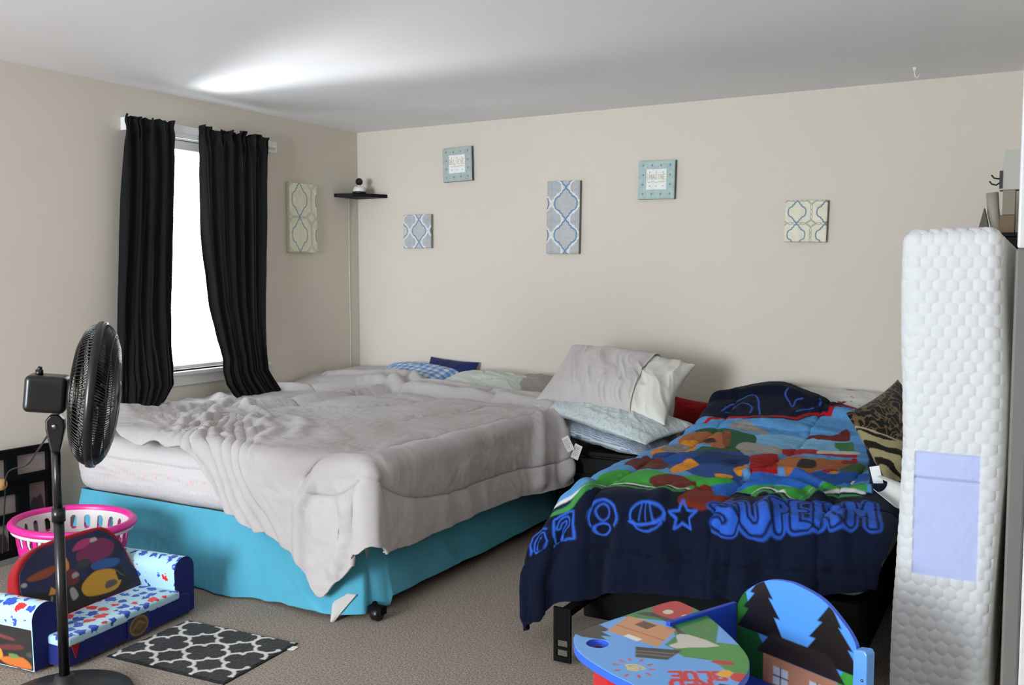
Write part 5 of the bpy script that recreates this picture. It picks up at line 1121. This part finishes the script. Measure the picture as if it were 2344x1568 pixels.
A.fill([(.21, .19), (.225, .215), (.255, .20), (.25, .16), (.225, .155)], '#c07a2a', 2); A.fill([(.13, .09), (.15, .115), (.165, .10), (.155, .085)], '#c0822e'); A.line([(.13, .035), (.128, .055), (.14, .078)], .007, '#6b8a8c', smooth=4)
A.fill([(.22, .10), (.27, .10), (.28, .14), (.24, .155)], '#5c1c20', 3); A.fill([(.25, .118), (.28, .122), (.275, .137), (.252, .134)], '#8e8a86', 2); A.fill([(.385, .23), (.42, .232), (.415, .245), (.39, .244)], '#a8a29c', 2)
A.fill([(.22, .04), (.25, .05), (.24, .085), (.22, .08)], '#8f8c8a', 3); A.fill([(.29, .145), (.35, .15), (.34, .175), (.29, .17)], '#2e3030', 3)
L = np.stack([XX, YY, np.full(XX.shape, .004)+.006*np.sin(U*PI)*np.sin(V_*PI), np.ones_like(XX)], -1)@np.array(Mb).T
pf = grid_obj('picture_panel', L[..., :3].copy(), M_CANVAS, bo, A.C, solid=.004)

# ------------------------------------------------------------------ rug
rg = empty('rug', (1.735, -3.14, 0)); rg.rotation_euler = (0, 0, math.radians(3.5)); tag(rg, 'small black rug with a white quatrefoil lattice on the carpet', 'rug')
RW, RD = .56, .40
def ogee(cx, cy, rx, ry):
    return [(cx+rx*(.66+.34*abs(math.cos(2*t))**.55)*math.cos(t), cy+ry*(.66+.34*abs(math.cos(2*t))**.55)*math.sin(t)) for t in np.linspace(0, 2*PI, 96, endpoint=False)]
U, V_ = np.meshgrid(np.linspace(-RW/2, RW/2, 330), np.linspace(-RD/2, RD/2, 240), indexing='ij'); A = Art(U, V_, '#0c0c0e', .003)
A.C *= (1+.25*fbm(U*80, V_*80, 44))[..., None]
for i in range(-3, 4):
    for j in range(-3, 4):
        A.line(ogee(.03+i*.186, -.02+j*.168, .094, .085), .0135, '#c9c8c3', True)
e = np.minimum(RW/2-np.abs(U), RD/2-np.abs(V_)); A.C[e < .006] = lin('#141416')
P = np.stack([U, V_, .008-.004*np.exp(-(e/.006)**2)+.0008*vnoise(U*150, V_*150, 3)], -1); t = fabric('rug_pile', attr=True, var=.12)
grid_obj('pile', P, t, rg, A.C, solid=.0045)
m = MB(); m.box((RW/2-.055, -RD/2+.075, .0), (RW/2+.012, -RD/2+.11, .0015), 0, Matrix.Rotation(.15, 3, 'Z'), (-.0, .22, .002)); m.build('care_tag', M_WHITEP, rg)

# ------------------------------------------------------------------ kids chair with desk
kc = empty('chair_desk', (3.70, -3.20, 0)); tag(kc, 'blue kids chair with attached picture desk in front of the small bed', 'chair desk')
M_BLUE = plain('bright_blue_board', '#2f5fd8', .35, var=.03); M_DBLUE = plain('deep_blue_board', '#1c3fae', .45, var=.03); M_LBLUE = plain('light_blue_board', '#5f9be6', .35, var=.03)
BOARD = [(3.393, -3.413), (3.379, -3.377), (3.376, -3.349), (3.402, -3.273), (3.437, -3.181), (3.479, -3.073), (3.521, -2.996), (3.577, -3.019), (3.622, -3.049), (3.69, -3.12), (3.80, -3.264), (3.838, -3.36), (3.841, -3.45), (3.835, -3.60), (3.80, -3.66), (3.73, -3.65), (3.627, -3.584), (3.563, -3.555), (3.47, -3.5), (3.423, -3.459)]
zb = .45; out_b = smooth_pts(BOARD, 4)
hole = [(3.454+.030*math.cos(a), -3.397+.030*math.sin(a)) for a in np.linspace(0, 2*PI, 32, endpoint=False)]
bm = bmesh.new()
def ringv(pts, z): return [bm.verts.new((x, y, z)) for x, y in pts]
ot, ob_, ht, hb = ringv(out_b, zb-.001), ringv(out_b, zb-.020), ringv(hole, zb-.001), ringv(hole, zb-.020)
N_ = len(ot); NH = len(ht)
for i in range(N_): bm.faces.new((ot[i], ot[(i+1) % N_], ob_[(i+1) % N_], ob_[i]))
for i in range(NH): bm.faces.new((ht[(i+1) % NH], ht[i], hb[i], hb[(i+1) % NH]))
for a_, b_ in ((ob_, hb),):
    es = [bm.edges.get((a_[i], a_[(i+1) % len(a_)])) for i in range(len(a_))]+[bm.edges.get((b_[i], b_[(i+1) % len(b_)])) for i in range(len(b_))]
    bmesh.ops.triangle_fill(bm, edges=es, use_beauty=True)
bmesh.ops.recalc_face_normals(bm, faces=bm.faces)
me = bpy.data.meshes.new('desk_edge'); bm.to_mesh(me); bm.free(); me.materials.append(M_BLUE); desk_core = bpy.data.objects.new('desk_board', me); coll.objects.link(desk_core); rel(desk_core, kc)
# printed top: fine grid cut to the outline
nX, nY = 330, 430; U, V_ = np.meshgrid(np.linspace(3.37, 3.85, nX), np.linspace(-3.68, -2.98, nY), indexing='ij')
A = Art(U, V_, '#5f9fe4', .0022)
A.fill([(3.413, -3.235), (3.437, -3.181), (3.479, -3.073), (3.50, -2.96), (3.66, -3.0), (3.748, -3.359), (3.678, -3.372), (3.642, -3.338), (3.609, -3.322), (3.613, -3.255), (3.565, -3.159), (3.44, -3.188)], '#2f7a2c')
A.fill([(3.638, -3.345), (3.669, -3.309), (3.726, -3.24), (3.87, -3.25), (3.87, -3.41), (3.834, -3.41), (3.807, -3.408), (3.774, -3.383), (3.733, -3.355), (3.684, -3.368)], '#3a8a30', 3)
# generic picture: dark and tan pebbles, a red flower bed, a white path, sun and words
A.fill([(3.36, -3.36), (3.37, -3.29), (3.406, -3.275), (3.452, -3.300), (3.430, -3.318), (3.468, -3.338), (3.440, -3.345), (3.466, -3.366), (3.40, -3.376)], '#2a2523')
A.fill([(3.548, -3.37), (3.66, -3.335), (3.648, -3.41), (3.572, -3.432)], '#2a2523'); A.line([(3.56, -3.392), (3.655, -3.365)], .006, '#7a6a58'); A.line([(3.566, -3.41), (3.65, -3.388)], .006, '#7a6a58')
A.fill([(3.440, -3.305), (3.450, -3.175), (3.600, -3.205), (3.598, -3.345)], '#c58a5e')
A.fill([(3.50, -3.19), (3.545, -3.205), (3.53, -3.245), (3.487, -3.228)], '#5c3a28'); A.fill([(3.50, -3.30), (3.545, -3.315), (3.538, -3.335), (3.494, -3.32)], '#e0ded8'); A.line([(3.45, -3.255), (3.595, -3.295)], .006, '#a2643f')
A.fill([(3.461, -3.146), (3.495, -3.116), (3.551, -3.134), (3.588, -3.154), (3.582, -3.181), (3.641, -3.232), (3.624, -3.249), (3.595, -3.205), (3.533, -3.150), (3.491, -3.150)], '#1c1917', 2)
A.fill([(3.485, -3.096), (3.494, -3.038), (3.516, -2.985), (3.585, -3.02), (3.590, -3.081), (3.581, -3.135), (3.528, -3.131)], '#b3161a', 3)
A.oval(3.535, -3.092, .014, .018, '#c9c5bd'); A.oval(3.588, -3.104, .010, .016, '#c9c5bd')
A.fill([(3.619, -3.320), (3.632, -3.289), (3.613, -3.248), (3.639, -3.226), (3.735, -3.262), (3.669, -3.309), (3.644, -3.33)], '#c3bfb6', 2)
A.line([(3.594+.020*math.cos(a)*(1+.3*math.sin(3*a)), -3.493+.017*math.sin(a)) for a in np.linspace(0, 2*PI, 16, endpoint=False)], .006, '#e3c21d', True); A.oval(3.594, -3.493, .012, .010, '#e3c21d'); A.line([(3.578, -3.488), (3.612, -3.498)], .004, '#5f9fe4')
for x, y in [(3.566, -3.454), (3.593, -3.445), (3.62, -3.459), (3.635, -3.481), (3.637, -3.511), (3.622, -3.534), (3.594, -3.542), (3.564, -3.527), (3.547, -3.497), (3.551, -3.471)]:
    dx, dy = x-3.594, y+3.493; q = math.hypot(dx, dy); A.line([(3.594+dx*.9, -3.493+dy*.9), (3.594+dx*1.12, -3.493+dy*1.12)], .007, '#c43434')
# words read from the seat side (upside down for the camera); slanted lines of red letters
wdx = np.array((-.72, -.69)); wdy = np.array((.62, -.78))*1.0
wdx = np.array((-.88, -.47)); wdy = np.array((.47, -.88))
for word, ox_, oy_, hh_, c in (('BLUE', 3.787, -3.415, .044, '#c22026'), ('RED', 3.775, -3.475, .044, '#c22026')):
    A.text(word, ox_, oy_, hh_, .0125, c, dx=tuple(wdx*.98), dy=tuple(wdy))
A.fill([(3.755, -3.352), (3.79, -3.345), (3.80, -3.36), (3.775, -3.372), (3.745, -3.37)], '#b3161a', 2)
A.fill([(3.782, -3.439), (3.785, -3.399), (3.812, -3.405), (3.810, -3.437)], '#e0a21a', 2); A.fill([(3.811, -3.433), (3.818, -3.400), (3.850, -3.41), (3.85, -3.445), (3.828, -3.449)], '#c22026', 2)
A.fill([(3.80, -3.48), (3.86, -3.47), (3.86, -3.54), (3.805, -3.53)], '#24221f')
keep = inside(U, V_, out_b) & (np.hypot(U-3.454, V_+3.397) > .0285)
k4 = keep[:-1, :-1] & keep[1:, :-1] & keep[1:, 1:] & keep[:-1, 1:]
idx = np.arange(nX*nY).reshape(nX, nY); I, J = np.nonzero(k4); F = np.stack([idx[I, J], idx[I+1, J], idx[I+1, J+1], idx[I, J+1]], -1)
used = np.unique(F); remap = -np.ones(nX*nY, int); remap[used] = np.arange(len(used))
Vv = np.stack([U.ravel(), V_.ravel(), np.full(U.size, zb)], -1)[used]
rel(raw_obj('desk_top', Vv, remap[F], M_BOARD, col=A.C.reshape(-1, 3)[used], weld=False), kc)
bpy.data.objects['desk_top'].modifiers.new('thick', 'SOLIDIFY').thickness = .001
# close the rim between printed top and core
m = MB(); rim = []; n_ = len(out_b); cxm = np.mean([q[0] for q in out_b]); cym = np.mean([q[1] for q in out_b])
vs = [(x, y, zb-.0012) for x, y in out_b]+[(x+(cxm-x)*.02, y+(cym-y)*.02, zb-.0004) for x, y in out_b]
m.add(vs, [(i, (i+1) % n_, n_+(i+1) % n_, n_+i) for i in range(n_)], 0, True); rel(m.build('edge_band', M_BLUE), kc)
# backrest
pA = Vector((3.693, -2.953, 0)); pB = Vector((4.050, -3.122, 0)); uw = (pB-pA).normalized(); wB = (pB-pA).length; fwd = Vector((-.36, -.93, 0)); fwd = (fwd-uw*fwd.dot(uw)).normalized()
Mk = frame((pA.x, pA.y, 0), uw, (0, 0, 1))                     # local x along the width, y up, z towards the desk?
zsgn = 1 if (Mk.to_3x3() @ Vector((0, 0, 1))).dot(fwd) > 0 else -1
ho = [(0, .16), (0, .46), (.03, .505), (.10, .552), (.17, .568), (.225, .565), (.29, .548), (.35, .505), (.385, .465), (wB-.002, .43), (wB-.002, .16)]
hs = [ho[0]]+smooth_pts(ho[1:-1], 6, False)+[ho[-1]]
m = MB(); m.prism(hs, -.016*zsgn, -.0015*zsgn, M=Mk); rel(m.build('backrest', M_BLUE, bevel=.002), kc)
nX, nY = 240, 250; U, V_ = np.meshgrid(np.linspace(0, wB, nX), np.linspace(.16, .57, nY), indexing='ij')
A = Art(U, V_, '#4c8fdc', .0022)  # sky base toned darker, shade on the backrest put into the colour
A.fill([(0, .1), (.40, .1), (.40, .40), (.36, .36), (.33, .30), (.22, .33), (.10, .36), (.05, .43), (.03, .50), (.09, .56), (.0, .56), (-.05, .4)], '#1f5a1d', 0)
A.fill([(.30, .10), (.42, .10), (.42, .41), (.385, .40), (.34, .36)], '#3f9a35', 2)
# dark tree crowns and a large tan pebble shape
A.fill([(.085, .56), (.125, .505), (.11, .505), (.15, .455), (.13, .455), (.165, .395), (.0, .395), (.04, .455), (.02, .455), (.06, .505), (.045, .505)], '#151314')
A.fill([(.31, .545), (.345, .49), (.335, .49), (.38, .44), (.365, .44), (.41, .38), (.22, .38), (.265, .44), (.245, .44), (.285, .49), (.27, .49)], '#1a1816')
A.fill([(.07, .345), (.12, .408), (.31, .408), (.36, .345)], '#2a2422')
A.fill([(.095, .345), (.335, .345), (.335, .10), (.095, .10)], '#b98468')
A.fill([(.13, .27), (.18, .27), (.18, .32), (.13, .32)], '#c9d3e0'); A.fill([(.25, .27), (.30, .27), (.30, .32), (.25, .32)], '#c9d3e0')
for q in ((.13, .18), (.25, .30)): A.line([(q[0], .295), (q[1], .295)], .004, '#3a2c26'); A.line([((q[0]+q[1])/2, .27), ((q[0]+q[1])/2, .32)], .004, '#3a2c26')
A.fill([(.195, .10), (.235, .10), (.235, .24), (.195, .24)], '#6b4334')
keep = inside(U, V_, hs); k4 = keep[:-1, :-1] & keep[1:, :-1] & keep[1:, 1:] & keep[:-1, 1:]
idx = np.arange(nX*nY).reshape(nX, nY); I, J = np.nonzero(k4); F = np.stack([idx[I, J], idx[I+1, J], idx[I+1, J+1], idx[I, J+1]], -1)
used = np.unique(F); remap = -np.ones(nX*nY, int); remap[used] = np.arange(len(used))
L = (np.stack([U, V_, np.full(U.shape, -.0008*zsgn), np.ones_like(U)], -1)@np.array(Mk).T)[..., :3].reshape(-1, 3)[used]
rel(raw_obj('picture_panel', L, remap[F], M_BOARD, col=A.C.reshape(-1, 3)[used], weld=False), kc)
# side panels (far one up to the desk, near one ends in the light blue post)
def side_panel(o, length, hts, th, mat, nm, inward):
    Ms = frame((o.x, o.y, 0), fwd, (0, 0, 1)); mm = MB(); mm.prism([(0, 0), (length, 0), (length, hts[1]), (0, hts[0])], 0, th*inward, M=Ms); return rel(mm.build(nm, mat, bevel=.003), kc)
zz_ = (frame((0, 0, 0), fwd, (0, 0, 1)).to_3x3() @ Vector((0, 0, 1))).dot(uw)
side_panel(pA, .27, (.462, .462), .015, M_DBLUE, 'side_panel', -1 if zz_ > 0 else 1)
pt = MB(); Mp = frame((pB.x, pB.y, 0), uw, (0, 0, 1)); pt.prism([(-.004, 0), (.035, 0), (.035, .452), (.028, .462), (-.004, .455)], -.02*zsgn, .016*zsgn, M=Mp); po = rel(pt.build('side_post', M_LBLUE, bevel=.004), kc)
m = MB(); q_ = Mp @ Vector((.024, .385, .017*zsgn)); m.lathe([(0, 0), (.004, 0), (.003, .0015), (0, .002)], 12, M=frame(q_, uw, (0, 0, 1)) if zsgn > 0 else frame(q_, -uw, (0, 0, 1))); rel(m.build('screw', plain('steel_screw', '#777777', .3, metal=1)), kc)
m = MB(); Ms = frame((pA.x, pA.y, 0), uw, fwd); sgn_z = (Ms.to_3x3() @ Vector((0, 0, 1))).z
m.prism([(.015, .005), (wB-.005, .005), (wB-.005, .24), (.015, .24)], .255*sgn_z, .27*sgn_z, M=Ms); rel(m.build('seat', M_DBLUE, bevel=.004), kc)
# front support leg and red storage bin below the desk
m = MB(); m.box((3.47, -3.37, 0), (3.50, -3.05, .43)); 
bn = MB(); bn.prism([(3.425, -3.36), (3.455, -3.10), (3.70, -3.30), (3.66, -3.50), (3.50, -3.44)], .12, .425); rel(bn.build('storage_bin', fabric('red_bin_cloth', '#b81a20'), bevel=.006), kc)
for x, y in ((3.47, -3.33), (3.55, -3.20), (3.66, -3.45)):
    mm = MB(); mm.box((x-.012, y-.012, 0), (x+.012, y+.012, .13)); rel(mm.build('leg', M_DBLUE, bevel=.002), kc)
for q in (pA+uw*.02, pB-uw*.01):
    mm = MB(); mm.box((q.x-.014, q.y-.012, 0), (q.x+.014, q.y+.016, .17)); rel(mm.build('leg', M_DBLUE, bevel=.002), kc)
